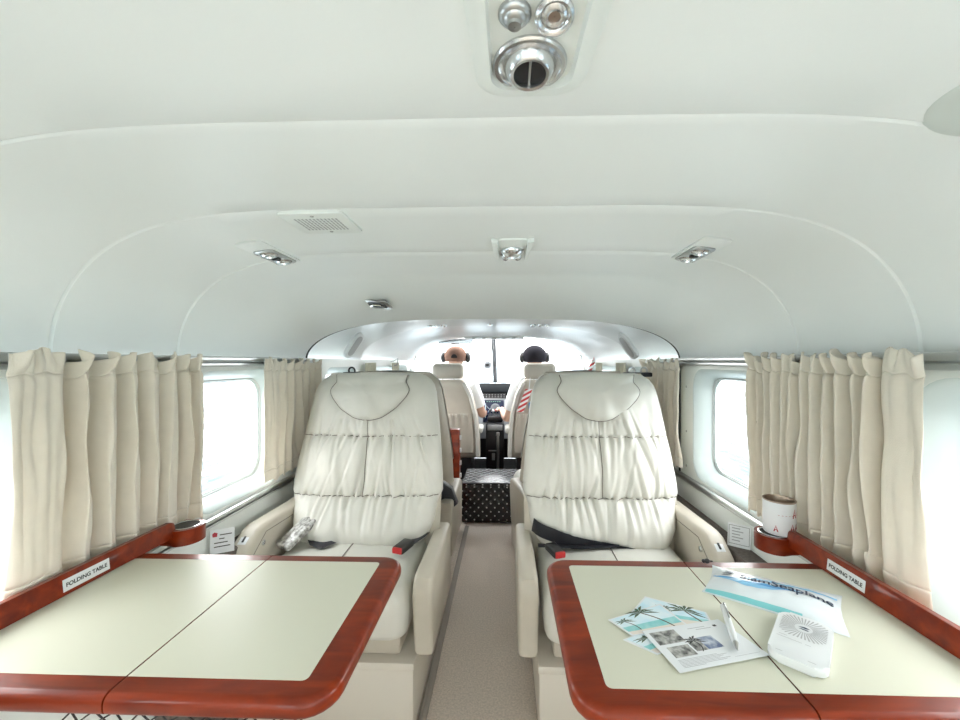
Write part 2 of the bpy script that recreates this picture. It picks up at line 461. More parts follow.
# floor
mb = MB(); mb.box2((-.83, -2.3, -.03), (.83, 3.0, -.002), 0)
struct(mb.build('floor', M['carpet']), 'cabin floor')
mb = MB(); mb.box2((-.172, -2.2, -.002), (.162, 2.62, .004), .003)
struct(mb.build('floor_aisle', M['carpet']), 'beige aisle carpet')
mb = MB(); mb.box2((-.83, 3.0, -.03), (.83, 4.5, -.002), 0)
struct(mb.build('floor_cockpit', M['rubber']), 'dark cockpit floor')
for k, x0, x1 in ((2, -.198, -.172), (3, .162, .188)):
    mb = MB(); mb.box2((x0, -2.2, -.002), (x1, 2.62, .006), .002); mb.box2((x0 + .006, -2.2, .006), (x0 + .012, 2.62, .012), 0)
    struct(mb.build('trim_%d' % k, M['track']), 'floor track edge along the aisle')
# rails, lower window trims, side ledges
k = 4
for sx in (-1, 1):
    mb = MB(); mb.box2((sx * .797 - .006, -1.32, 1.066), (sx * .797 + .006, 1.76, 1.078), .002); mb.box2((sx * .803 - .012, -2.3, 1.081), (sx * .803 + .022, 1.76, 1.097), .004)
    struct(mb.build('trim_%d' % k, M['alu']), 'aluminium curtain rail under the headliner'); k += 1
    mb = MB(); mb.box2((sx * .792 - .012, .10, .612), (sx * .792 + .008, 3.5, .624), .003); mb.box2((sx * .79 - .004, .10, .600), (sx * .79 + .008, 3.5, .608), .003)
    struct(mb.build('trim_%d' % k, M['alu']), 'metal strip under the cabin windows'); k += 1
    mb = MB(); mb.box2((sx * .797 - .003, 1.697, .60), (sx * .797 + .003, 1.705, 1.075), .001)
    struct(mb.build('trim_%d' % k, M['rubber']), 'dark joint between two sidewall panels'); k += 1
    mb = MB()
    lo, hi = min(sx * .735, sx * .80), max(sx * .735, sx * .80)
    mb.box2((lo, .93, 0), (hi, 3.3, .525), .012)
    struct(mb.build('baseboard_%s' % ('left' if sx < 0 else 'right'), M['carpetd']), 'carpeted ledge along the foot of the sidewall')
    mb = MB()
    for yy_ in (1.30, 1.46, 1.645):
        mb.ell((sx * .80, yy_, .56 if yy_ < 1.6 else .80), (.003, .005, .005), 8, 6)
    mb.ell((sx * .80, 1.645, .66), (.003, .005, .005), 8, 6); mb.ell((sx * .80, 1.645, .98), (.003, .005, .005), 8, 6)
    struct(mb.build('trim_%d' % k, M['satin']), 'panel fasteners'); k += 1

# windshield: two curved panes, their frame and the centre post
WT = [(-.77, 3.66, 1.09), (-.74, 3.68, 1.19), (-.60, 3.72, 1.265), (-.30, 3.78, 1.30), (-.045, 3.80, 1.308), (.21, 3.78, 1.30), (.60, 3.72, 1.265), (.74, 3.68, 1.19), (.77, 3.66, 1.09)]
WB = [(-.84, 3.72, .80), (-.82, 3.95, .83), (-.68, 4.25, .85), (-.36, 4.46, .86), (-.045, 4.5, .865), (.27, 4.46, .86), (.68, 4.25, .85), (.82, 3.95, .83), (.84, 3.72, .80)]
for n_, idx in ((13, range(0, 5)), (14, range(4, 9))):
    mf = MB(); top = [WT[i] for i in idx]; bot = [WB[i] for i in idx]
    mf.tube(top, .012, 8); mf.tube(bot, .012, 8)
    w = struct(mf.build('window_%d' % n_, M['cock']), 'windshield half')
    g = MB(); g.loft([[Vector(p) for p in top], [(Vector(a) * .5 + Vector(b) * .5) + Vector((0, .04, .03)) for a, b in zip(top, bot)], [Vector(p) for p in bot]], closed=False)
    g.build('pane', M['glass'], w)
mb = MB(); mb.tube([WT[4], (Vector(WT[4]) + Vector(WB[4])) / 2 + Vector((0, .04, .03)), WB[4]], .024, 8)
mb.tube([(WT[4][0] - .01, 3.79, 1.30), (WT[4][0] - .01, 3.83, 1.20)], .012, 8)
struct(mb.build('trim_20', M['post']), 'grey windshield centre post')
for sx in (-1, 1):
    mb = MB(); mb.tube([(sx * .775, 3.63, 1.10), (sx * .80, 3.64, .95), (sx * .81, 3.66, .60)], .020, 8)
    struct(mb.build('trim_%d' % (21 if sx < 0 else 22), M['cock']), 'white windshield side pillar')
    mb = MB(); mb.add([(sx * .80, 3.62, 0), (sx * .84, 3.72, 0), (sx * .84, 3.72, .80), (sx * .80, 3.62, 1.09)], [(0, 1, 2, 3)])
    mb.add([(sx * .84, 3.72, 0), (sx * .82, 3.95, 0), (sx * .82, 3.95, .83), (sx * .84, 3.72, .80)], [(0, 1, 2, 3)])
    mb.add([(sx * .82, 3.95, 0), (sx * .68, 4.5, 0), (sx * .68, 4.25, .85), (sx * .82, 3.95, .83)], [(0, 1, 2, 3)])
    struct(mb.build('wall_cockpit_%s' % ('left' if sx < 0 else 'right'), M['panel']), 'cockpit side lining')
mb = MB(); mb.box2((-.7, 4.5, 0), (.7, 4.52, .84), 0)
struct(mb.build('wall_front', M['black']), 'firewall')
# water outside
mb = MB(); mb.add([(-700, -500, -1.25), (700, -500, -1.25), (700, 1500, -1.25), (-700, 1500, -1.25)], [(0, 1, 2, 3)])
struct(mb.build('sea_water', M['water']), 'pale rippled sea outside')

# ================================================================== CEILING FIXTURES
def ceil_T(x, y, flip=True):
    """frame on the headliner: local z points down into the cabin, local y along the aircraft"""
    z = ceil_z(x); d = .004
    sl = (ceil_z(x + d) - ceil_z(x - d)) / (2 * d)
    nrm = Vector((sl, 0, -1)).normalized(); ty = Vector((0, 1, 0)); tx = ty.cross(nrm)
    return Matrix(((tx.x, ty.x, nrm.x, x), (tx.y, ty.y, nrm.y, y), (tx.z, ty.z, nrm.z, z), (0, 0, 0, 1)))

# main overhead service panel
t = thing('overhead_service_panel', (.0915, .25, 1.371), 'white moulded overhead panel carrying the large chrome air outlet', 'overhead panel')
T0 = Matrix(((1, 0, 0, .0915), (0, 1, 0, 0), (0, 0, -1, 1.3735), (0, 0, 0, 1)))
def taper(y0, y1, w0, w1, r, n=8):
    """tray outline: straight towards the rear, rounded front corners"""
    p = [(w0 / 2, y0)]
    for k_ in range(n + 1):
        a = R(90 * k_ / n); p.append((w1 / 2 - r + r * math.cos(a), y1 - r + r * math.sin(a)))
    for k_ in range(n + 1):
        a = R(90 + 90 * k_ / n); p.append((-w1 / 2 + r + r * math.cos(a), y1 - r + r * math.sin(a)))
    p.append((-w0 / 2, y0)); return p
mb = MB()
oo = taper(.02, .436, .150, .112, .03); ii = taper(.04, .418, .094, .082, .02)
def ring3(pts, h): return [T0 @ Vector((p[0], p[1], h)) for p in pts]
o2 = taper(.024, .428, .132, .098, .026)
mb.loft([ring3(oo, .0), ring3(oo, .004), ring3(o2, .010), ring3(ii, .010), ring3(taper(.042, .416, .088, .078, .02), .003)])
mb.add(ring3(taper(.042, .416, .088, .078, .02), .003), [tuple(range(20))])
mb.build('tray', M['grillw'], t)
def dnT(x, y, z, tilt=0., tiltx=0.): return Matrix.Translation((x, y, z)) @ Matrix.Rotation(PI, 4, 'X') @ Matrix.Rotation(tilt, 4, 'X') @ Matrix.Rotation(tiltx, 4, 'Y')
v = MB(); v.lathe([(.002, 0), (.036, 0), (.036, .0025), (.0345, .0042), (.031, .0042), (.0285, .002), (.024, .0018)], dnT(.089, .391, 1.371), 36)
v = v.build('air_outlet', M['satinl'], t); v['label'] = 'chrome eyeball air outlet'
n_ = MB(); Tn = dnT(.089, .391, 1.3695, -.12)
n_.lathe([(.026, 0), (.0252, .003), (.0230, .0065), (.0205, .0105), (.0186, .0118), (.0158, .0112), (.0150, .007), (.0145, .004)], Tn, 36)
n_.build('nozzle', M['satinl'], v)
h_ = MB(); h_.lathe([(.0150, .0045), (.0005, .0045)], Tn, 24)
h_.build('throat', M['black'], v)
h_ = MB(); h_.rbox((0, 0, 0), (.0022, .028, .005), .0008, T=Matrix()); h_.v = [Tn @ (p + Vector((0, 0, .0075))) for p in h_.v]
h_.build('crossbar', M['satin'], v)
a = MB(); Ta = dnT(.073, .333, 1.371)
a.lathe([(.0005, 0), (.014, 0), (.014, .003), (.0115, .006), (.010, .0065), (.0085, .009), (.006, .010), (.0055, .0125), (.0005, .013)], Ta, 24)
a.build('call_button', M['satin'], t)
a = MB(); Ta = dnT(.106, .334, 1.3695, -.22)
a.lathe([(a_ * .86, b_ * .6) for a_, b_ in [(.0005, 0), (.019, 0), (.019, .007), (.0165, .0095), (.014, .008), (.0125, .0055), (.0105, .0075), (.0085, .0085), (.006, .007), (.0055, .004)]], Ta, 28)
sp = a.build('reading_spot', M['satinl'], t)
a = MB(); a.lathe([(.0049, .0027), (.0004, .0027)], Ta, 16); a.build('bulb', M['canm'], sp)

# the small centre unit
t = thing('overhead_lamp', (.083, 1.03, ceil_z(.083)), 'small chrome ceiling lamp between two raised white wings', 'ceiling lamp')
T0 = ceil_T(.083, 1.03)
mb = MB(); mb.prism(rrect(.074, .17, .012), T0, .004, .002)
for s_ in (-1, 1):
    mb.prism([(s_ * .036, -.085), (s_ * .050, -.09), (s_ * .044, .07), (s_ * .034, .07)] if s_ > 0 else [(s_ * .034, .07), (s_ * .044, .07), (s_ * .050, -.09), (s_ * .036, -.085)], T0, .012, .003)
mb.build('housing', M['grillw'], t)
mb = MB(); mb.lathe([(.030, .004), (.030, .008), (.026, .014), (.018, .022), (.012, .024), (.010, .018)], T0, 28)
lm = mb.build('lamp_ring', M['chrome'], t)
mb = MB(); mb.lathe([(.011, .019), (.0005, .019)], T0, 16); mb.build('lamp_hole', M['black'], lm)
mb = MB(); mb.ell(T0 @ Vector((-.015, .045, .008)), (.012, .02, .012), 12, 8); mb.ell(T0 @ Vector((.017, .045, .008)), (.012, .02, .012), 12, 8)
mb.build('swivel', M['chrome'], t)

# the two side units
for x, lab in ((-.533, 'chrome twin reading lights on the headliner beside the white grille'), (.543, 'chrome twin reading lights on the headliner over the table with papers')):
    t = thing('reading_light', (x, 1.0, ceil_z(x)), lab, 'reading light', 'twin reading lights on the ceiling')
    T0 = ceil_T(x, 1.0)
    mb = MB(); mb.prism(rrect(.066, .19, .012), T0, .005, .003); mb.build('bezel', M['head'], t)
    mb = MB(); mb.prism(rrect(.052, .125, .012, 6, 0, .025), T0, .008, .002); mb.build('plate', M['satin'], t)
    for yk in (-.008, .058):
        mb = MB(); TT = T0 @ Matrix.Translation((0, yk, .008))
        mb.lathe([(.023, 0), (.023, .002), (.019, .006), (.013, .007), (.011, .002), (.0004, .001)], TT, 20)
        mb.build('lamp', M['chrome'], t)
    mb = MB(); mb.rbox(T0 @ Vector((0, .025, .011)), (.02, .012, .008), .002); mb.build('switch', M['black'], t)

# speaker grille
t = thing('speaker_grille', (-.314, .82, ceil_z(-.31)), 'white square slotted speaker grille on the ceiling', 'speaker grille')
T0 = ceil_T(-.314, .818)
mb = MB(); mb.prism(rrect(.130, .118, .008), T0, .006, .003); mb.build('cover', M['grillw'], t)
mb = MB()
for i in range(12):
    for j in range(6):
        mb.rbox(T0 @ Vector((-.042 + .0076 * i, -.028 + .0112 * j, .0062)), (.0030, .0085, .0008), 0)
mb.build('slots', M['cable'], t)
mb = MB()
for p in ((0, -.045), (0, .045)):
    mb = MB(); mb.ell(T0 @ Vector((*p, .006)), (.004, .004, .002), 10, 6); mb.build('screw', M['satin'], t)
# flush recessed handle on the sloping bulkhead face
t = thing('recessed_latch', (-.432, 1.55, 1.31), 'small dark flush latch plate on the sloping ceiling edge', 'latch')
c_ = Vector((-.432, 1.55, 1.3075)); nv = Vector((-.10, -.24, -1)).normalized(); tx = Vector((1, 0, -.10)).normalized(); ty = nv.cross(tx) * 1
T0 = Matrix(((tx.x, ty.x, nv.x, c_.x), (tx.y, ty.y, nv.y, c_.y), (tx.z, ty.z, nv.z, c_.z), (0, 0, 0, 1)))
mb = MB(); mb.prism(rrect(.100, .085, .014), T0, .005, .002); mb.build('plate', M['satin'], t)
mb = MB(); mb.prism(rrect(.072, .05, .012), T0 @ Matrix.Translation((0, 0, .005)), .0015, 0); mb.build('recess', M['post'], t)
mb = MB(); mb.tube([T0 @ Vector((-.03, -.01, .008)), T0 @ Vector((-.012, .012, .010)), T0 @ Vector((.016, .012, .010)), T0 @ Vector((.03, -.01, .008))], .004, 6); mb.build('handle', M['chrome'], t)
# frosted disc at the edge of the frame
T0 = ceil_T(.585, .425)
mb = MB(); mb.lathe([(.0005, .004), (.050, .004), (.062, .003), (.066, 0)], T0, 36)
tag(mb.build('ceiling_disc', M['patch']), 'round frosted flush disc on the ceiling above the bunched curtain', 'ceiling light')

# cockpit overhead louvres and small lamps
for sx, lab in ((-1, 'grey oval speaker slot in the white overhead above the empty table side seat'), (1, 'grey oval speaker slot in the white overhead beside the red striped tag')):
    p0 = at(355, 346, Y=2.05) if sx < 0 else at(627, 347, Y=2.05)
    t = thing('overhead_speaker', p0, lab, 'speaker', 'oval speakers in the cockpit overhead')
    dirn = Vector((sx * .55, 0, -.83)).normalized(); nn = Vector((-sx * .80, -.25, -.53)).normalized(); b_ = nn.cross(dirn).normalized()
    T0 = Matrix(((dirn.x, b_.x, nn.x, p0.x), (dirn.y, b_.y, nn.y, p0.y), (dirn.z, b_.z, nn.z, p0.z), (0, 0, 0, 1)))
    mb = MB(); mb.prism(rrect(.150, .075, .036), T0 @ Matrix.Translation((0, 0, -.016)), .018, .006); mb.build('rim', M['cock'], t)
    mb = MB(); mb.prism(rrect(.118, .045, .022), T0 @ Matrix.Translation((0, 0, .0)), .004, .001); mb.build('mesh', M['cable'], t)
p0 = at(495, 326, Y=2.1)

# ================================================================== TABLES, LEDGES
def table(sx, label):
    t = thing('folding_table', (sx * .44, .675, .632), label, 'folding table', 'folding tables')
    X0, X1, XS = .150, .745, .440
    Y0, Y1 = .486, .862
    ZT, TH = .660, .028
    def outline(x0, x1, y0, y1, r0, r1):
        p = []
        def arc(cx, cy, a0, r):
            if r <= 0: p.append((cx, cy)); return
            for k_ in range(7):
                a = R(a0 + 90 * k_ / 6); p.append((cx + r * math.cos(a), cy + r * math.sin(a)))
        arc(x1 - r1, y1 - r1, 0, r1); arc(x0 + r0, y1 - r0, 90, r0); arc(x0 + r0, y0 + r0, 180, r0); arc(x1 - r1, y0 + r1, 270, r1)
        return p
    def mir(p): return [(-q[0], q[1]) for q in p][::-1] if sx < 0 else p
    T = Matrix.Translation((0, 0, ZT - TH))
    for nm, a, b, ra, rb, ia, ib in (('inner_leaf', X0, XS - .0012, .045, 0, X0 + .046, XS - .0012), ('outer_leaf', XS + .0012, X1, 0, 0, XS + .0012, X1 - .002)):
        mb = MB(); rr_ = .011; prof = [(rr_ * (1 - math.sin(R(q))), TH / 2 - rr_ + rr_ * math.cos(R(q))) for q in (0, 15, 30, 45, 60, 75, 90)]
        prof = [(d_, ZT - TH / 2 + z_) for d_, z_ in prof] + [(d_, ZT - TH / 2 - z_) for d_, z_ in prof[::-1]]
        mb.loft([[Vector((q[0], q[1], z_)) for q in mir(outline(a + (d_ if ra else 0), b, Y0 + d_, Y1 - d_, max(ra - d_, 0), rb))] for d_, z_ in prof], True, True)
        leaf = mb.build(nm, M['wood'], t)
        il = outline(ia, ib, Y0 + .033, Y1 - .032, .008 if ra else 0, 0)
        mb = MB(); mb.prism(mir(il), Matrix.Translation((0, 0, ZT - .0004)), .0009, .0003, 1)
        mb.build('inlay', M['lam'], leaf)
    mb = MB(); x = sx * XS; mb.box2((x - .0012, Y0 + .012, ZT - .018), (x + .0012, Y1 - .012, ZT - .0014), 0)
    mb.build('hinge_joint', M['gap'], t)
    mb = MB(); mb.box2((min(sx * .36, sx * .52), .60, .612), (max(sx * .36, sx * .52), .75, .632), .004); mb.build('hinge_bracket', M['satin'], t)
    return t
tabL = table(-1, 'bare cream folding table with glossy red-brown wooden rim')
tabR = table(1, 'cream folding table with red-brown rim and papers lying on it')

def ledge(sx, label, py, dx=0.):
    t = thing('table_ledge', (sx * .735, .40, .55), label, 'wooden ledge', 'wooden ledges over the folding tables')
    mb = MB()
    prof = [(.7225, .6615), (.7265, .694), (.7295, .698), (.740, .698), (.745, .694), (.745, .6615)]
    ends = [(-.40, 1.), (.925, 1.), (.935, .8), (.940, .45)]
    rings = []
    for y, k_ in ends:
        cz = .68
        rings.append([Vector((sx * (dx + .734 + (p[0] - .734) * k_), y, cz + (p[1] - cz) * k_)) for p in prof])
    mb.loft(rings, True, True)
    mb.build('rail', M['wood'], t)
    mb = MB(); mb.box2((min(sx * .748, sx * .792), -.40, .52), (max(sx * .748, sx * .792), .90, .632), .004)
    mb.build('pocket_box', M['black'], t)
    # sticker
    mb = MB(); L = .084; hh = .0215
    def pl(u, w_, d=0.): return Vector((sx * (dx + .7233 + .0032 * ((w_ + .0325 / 2) / .0325) - .0006 - d), py + u, .6785 + w_))
    mb.mat(0).prism([(-L / 2, -hh / 2), (L / 2, -hh / 2), (L / 2, hh / 2), (-L / 2, hh / 2)], Matrix(), .0003)
    vs = mb.v[:]; mb.v = [pl(p.x, p.y, p.z) for p in vs]
    mb.mat(1).text('FOLDING TABLE', lambda x, y: pl((x if sx < 0 else -x), y, .0006), L * .88, .035)
    # lettering a little taller
    st = mb.build('sticker', [M['white'], M['inkk']], t); st['label'] = 'white sticker reading FOLDING TABLE'
    return t
ledge(-1, 'red-brown wooden rail with white sticker along the bare table', .732)
ledge(1, 'red-brown wooden rail with white sticker along the table with papers', .775, -.018)

def cup_holder(sx, label):
    c_ = Vector((.698 if sx > 0 else -.722, .965, .640))
    t = thing('cup_holder', c_, label, 'cup holder', 'wooden cup holders')
    mb = MB()
    pts = []
    for k_ in range(25):
        a = R(-90 - 180 * k_ / 24) if sx > 0 else R(-90 + 180 * k_ / 24)
        pts.append((c_.x + .038 * math.cos(a) * 1.0, c_.y + .040 * math.sin(a)))
    pts += [(c_.x + sx * .034, c_.y + .040), (c_.x + sx * .034, c_.y - .040)]
    mb.prism(pts, Matrix.Translation((0, 0, .640)), .037, .007, 3); mb.build('body', M['wood'], t)
    mb = MB(); mb.lathe([(.0312, .6766), (.0312, .6785), (.0290, .6790), (.0275, .6778), (.0275, .6776)], Matrix.Translation((c_.x, c_.y, 0)), 32); mb.build('ring', M['chrome'], t)
    mb = MB(); mb.lathe([(.0276, .6775), (.0005, .6775)], Matrix.Translation((c_.x, c_.y, 0)), 32); mb.build('well', M['rubber'], t)
    return c_
cL = cup_holder(-1, 'empty rounded wooden cup holder with chrome ring')
cR = cup_holder(1, 'rounded wooden cup holder with a can standing in it')

# the can
t = thing('drink_can', (cR.x, cR.y, .679), 'open white tin can with red print in the wooden cup holder', 'can')
mb = MB(); z0 = .6795; rr = .0330; hh = .078
Tc = Matrix.Translation((cR.x + .014, cR.y + .0, z0))
mb.lathe([(.0004, 0), (rr - .002, 0), (rr, .003), (rr, hh - .003)], Tc, 36)
def cyl(x, y, d=.0004):
    a = -PI / 2 - R(10) + x / rr
    return Tc @ Vector(((rr + d) * math.cos(a), (rr + d) * math.sin(a), y))
mb.build('label_wrap', M['canw'], t)
mb = MB(); mb.lathe([(rr, hh - .003), (rr + .0008, hh - .001), (rr + .0006, hh), (rr - .002, hh), (rr - .003, hh - .002), (rr - .0035, hh - .03), (.0004, hh - .03)], Tc, 36)
mb.build('rim', M['canm'], t)
mb = MB()
def tri(x, y, w_, h2):
    n = 4
    for sgn in (-1, 1):
        mb.poly([cyl(x + sgn * w_ / 2, y), cyl(x + sgn * w_ / 2 - sgn * w_ * .28, y), cyl(x + sgn * w_ * .02, y + h2), cyl(x + sgn * w_ * .08, y + h2)])
    mb.poly([cyl(x - w_ * .28, y + h2 * .30), cyl(x + w_ * .28, y + h2 * .30), cyl(x + w_ * .24, y + h2 * .42), cyl(x - w_ * .24, y + h2 * .42)])
    mb.poly([cyl(x - .0008, y + h2), cyl(x + .0008, y + h2), cyl(x, y + h2 * 1.2)])
tri(.020, .043, .012, .018); tri(.014, .012, .014, .015); tri(.027, .014, .012, .015); tri(-.020, .010, .010, .012)
mb.text('i', lambda x, y: cyl(.031 + x, .051 + y), .0022, .03)
for k_ in range(5): mb.poly([cyl(-.016 + .007 * k_, .048), cyl(-.0125 + .007 * k_, .048), cyl(-.0125 + .007 * k_, .0487), cyl(-.016 + .007 * k_, .0487)])
mb.build('print', M['redink'], t)

# safety cards in the side pockets
def safety_card(c_, sx, label, mats, yaw):
    t = thing('safety_card', c_, label, 'safety card', 'safety cards by the sidewall')
    T = Matrix.Translation(c_) @ Matrix.Rotation(yaw, 4, 'Z') @ Matrix.Rotation(R(78), 4, 'X')
    T = T @ Matrix.Scale(.66, 4)
    mb = MB(); mb.prism([(-.045, 0), (.045, 0), (.045, .10), (-.045, .10)], T, .003)
    mb.build('card', M['paper'], t)
    mb = MB()
    def q(x, y): return T @ Vector((x, y, .0036))
    if sx < 0:
        mb.mat(0).poly([q(-.036, .070), q(-.020, .070), q(-.018, .085), q(-.030, .090), q(-.038, .083)])
        mb.mat(1)
        for k_, (xx, w_) in enumerate(((-.010, .045), (-.012, .020), (-.03, .05), (-.03, .06))): mb.poly([q(xx, .074 - .016 * k_), q(xx + w_, .074 - .016 * k_), q(xx + w_, .078 - .016 * k_), q(xx, .078 - .016 * k_)])
    else:
        mb.mat(1)
        for (a, b, c, d) in ((-.040, .012, -.0385, .092), (.0385, .012, .040, .092), (-.040, .012, .040, .0135), (-.040, .0905, .040, .092)): mb.poly([q(a, b), q(c, b), q(c, d), q(a, d)])
        mb.mat(1)
        mb.mat(2)
        for k_ in range(5): mb.poly([q(-.028, .026 + .013 * k_), q(.004 + .012 * (k_ % 2), .026 + .013 * k_), q(.004 + .012 * (k_ % 2), .030 + .013 * k_), q(-.028, .030 + .013 * k_)])
    mb.build('print', [M['redink'], M['inkk'], M['inkg']], t)
safety_card(Vector((-.755, 1.135, .527)), -1, 'white card with red logo standing against the sidewall', None, R(30))
safety_card(Vector((.762, 1.215, .527)), 1, 'white card with black border standing against the sidewall', None, R(-35))

# ================================================================== SEATS
HWTAB = [(.385, .10), (.40, .165), (.42, .205), (.45, .235), (.50, .258), (.56, .266), (.585, .276), (.602, .284), (.64, .283), (.72, .275), (.80, .266), (.90, .253), (.96, .244), (.99, .234), (1.01, .219), (1.025, .197), (1.032, .178), (1.036, .165)]
YCTAB = [(.38, -.010), (.45, .005), (.60, .055), (.80, .110), (1.0, .165), (1.04, .172)]
SEAM1, SEAM2 = .592, .800
def hw(z): return interp(HWTAB, z)
def yc(z): return interp(YCTAB, z)
_pk = {}
def puckers(seed):
    if seed in _pk: return _pk[seed]
    rnd = random.Random(int(seed * 100)); out = []
    for zs_, up, n_, big in ((SEAM1, 1, 15, 1.), (SEAM1, -1, 17, 1.25), (SEAM2, 1, 11, .8), (SEAM2, -1, 17, 1.15)):
        for k_ in range(n_):
            x0 = -.27 + .54 * (k_ + rnd.uniform(.1, .9)) / n_
            out.append((zs_, up, x0, rnd.uniform(.025, .085) * big, rnd.uniform(.0040, .0095), rnd.uniform(.006, .0135) * big, rnd.uniform(-.35, .35) + x0 * .9 * (-up)))
    for k_ in range(9):
        out.append((.862, -1, -.10 + .2 * (k_ + rnd.uniform(0, 1)) / 9, rnd.uniform(.02, .05), rnd.uniform(.003, .006), rnd.uniform(.003, .006), rnd.uniform(-.3, .3)))
    _pk[seed] = out
    return out
def folds(x, z, seed):
    """leather puckers running off the cross seams, and broad soft drag folds"""
    a = nz(x * 11 + z * 5 + seed, z * 4 - x * 3, 5.1) * .016 + nz(x * 24 + seed, z * 9, 2.2) * .006
    for (zs_, up, x0, L, w_, dep, sl) in puckers(seed):
        dz = (z - zs_) * up
        if dz < -.004 or dz > 3 * L: continue
        dx = x - x0 - sl * dz
        if abs(dx) > 4 * w_: continue
        e = math.exp(-max(0, dz) / L) * (dx / w_)
        g = math.exp(-max(0, dz) / L) * math.exp(-(dx / w_) ** 2)
        a -= dep * g
        dx2 = dx - 2.1 * w_
        a += dep * .6 * math.exp(-max(0, dz) / L) * math.exp(-(dx2 / w_) ** 2)
    # slanting drag lines towards the lower corners
    e = max(0, (abs(x) - .13) / .14)
    a += e * .0075 * math.sin((z * 62 + abs(x) * 55 + 4 * nz(x * 8, z * 8, seed))) * math.exp(-max(0, z - SEAM1 + .03) / .09 if z > SEAM1 - .03 else -(SEAM1 - z) / .16)
    return a
def front_y(x, z, seed=0.):
    w = hw(z); s_ = min(1, abs(x) / w)
    topf = math.sqrt(max(0, 1 - max(0, (z - .955) / .081) ** 2)); botf = math.sqrt(max(0, 1 - max(0, (.47 - z) / .085) ** 2))
    rim = math.sqrt(max(0, 1 - s_ ** 4.5))
    if z < SEAM1: u = (z - .385) / (SEAM1 - .385); amp = .032
    elif z < SEAM2: u = (z - SEAM1) / (SEAM2 - SEAM1); amp = .027
    else: u = (z - SEAM2) / (1.12 - SEAM2); amp = .026
    puff = amp * (math.sin(PI * min(1, max(0, u))) ** .55 if 0 < u < 1 else 0)
    if SEAM1 < z < SEAM2: puff *= (1 - .55 * math.exp(-(x / .012) ** 2)) 
    if SEAM2 < z < .87: puff *= (1 - .5 * math.exp(-((x - .0) / .010) ** 2))
    belly = .028 * math.exp(-((z - .50) / .07) ** 2)
    d = .012 + (.042 + puff + belly) * min(topf, 1) * botf + folds(x, z, seed) * rim * botf * topf
    return yc(z) + .028 - d * rim
FLAP = [(a_ * .94, b_) for a_, b_ in [(-.150, 1.030), (-.140, 1.005), (-.156, .988), (-.166, .972), (-.150, .945), (-.110, .905), (-.055, .870), (0, .860), (.055, .870), (.110, .905), (.150, .945), (.166, .972), (.156, .988), (.140, 1.005), (.150, 1.030)]]
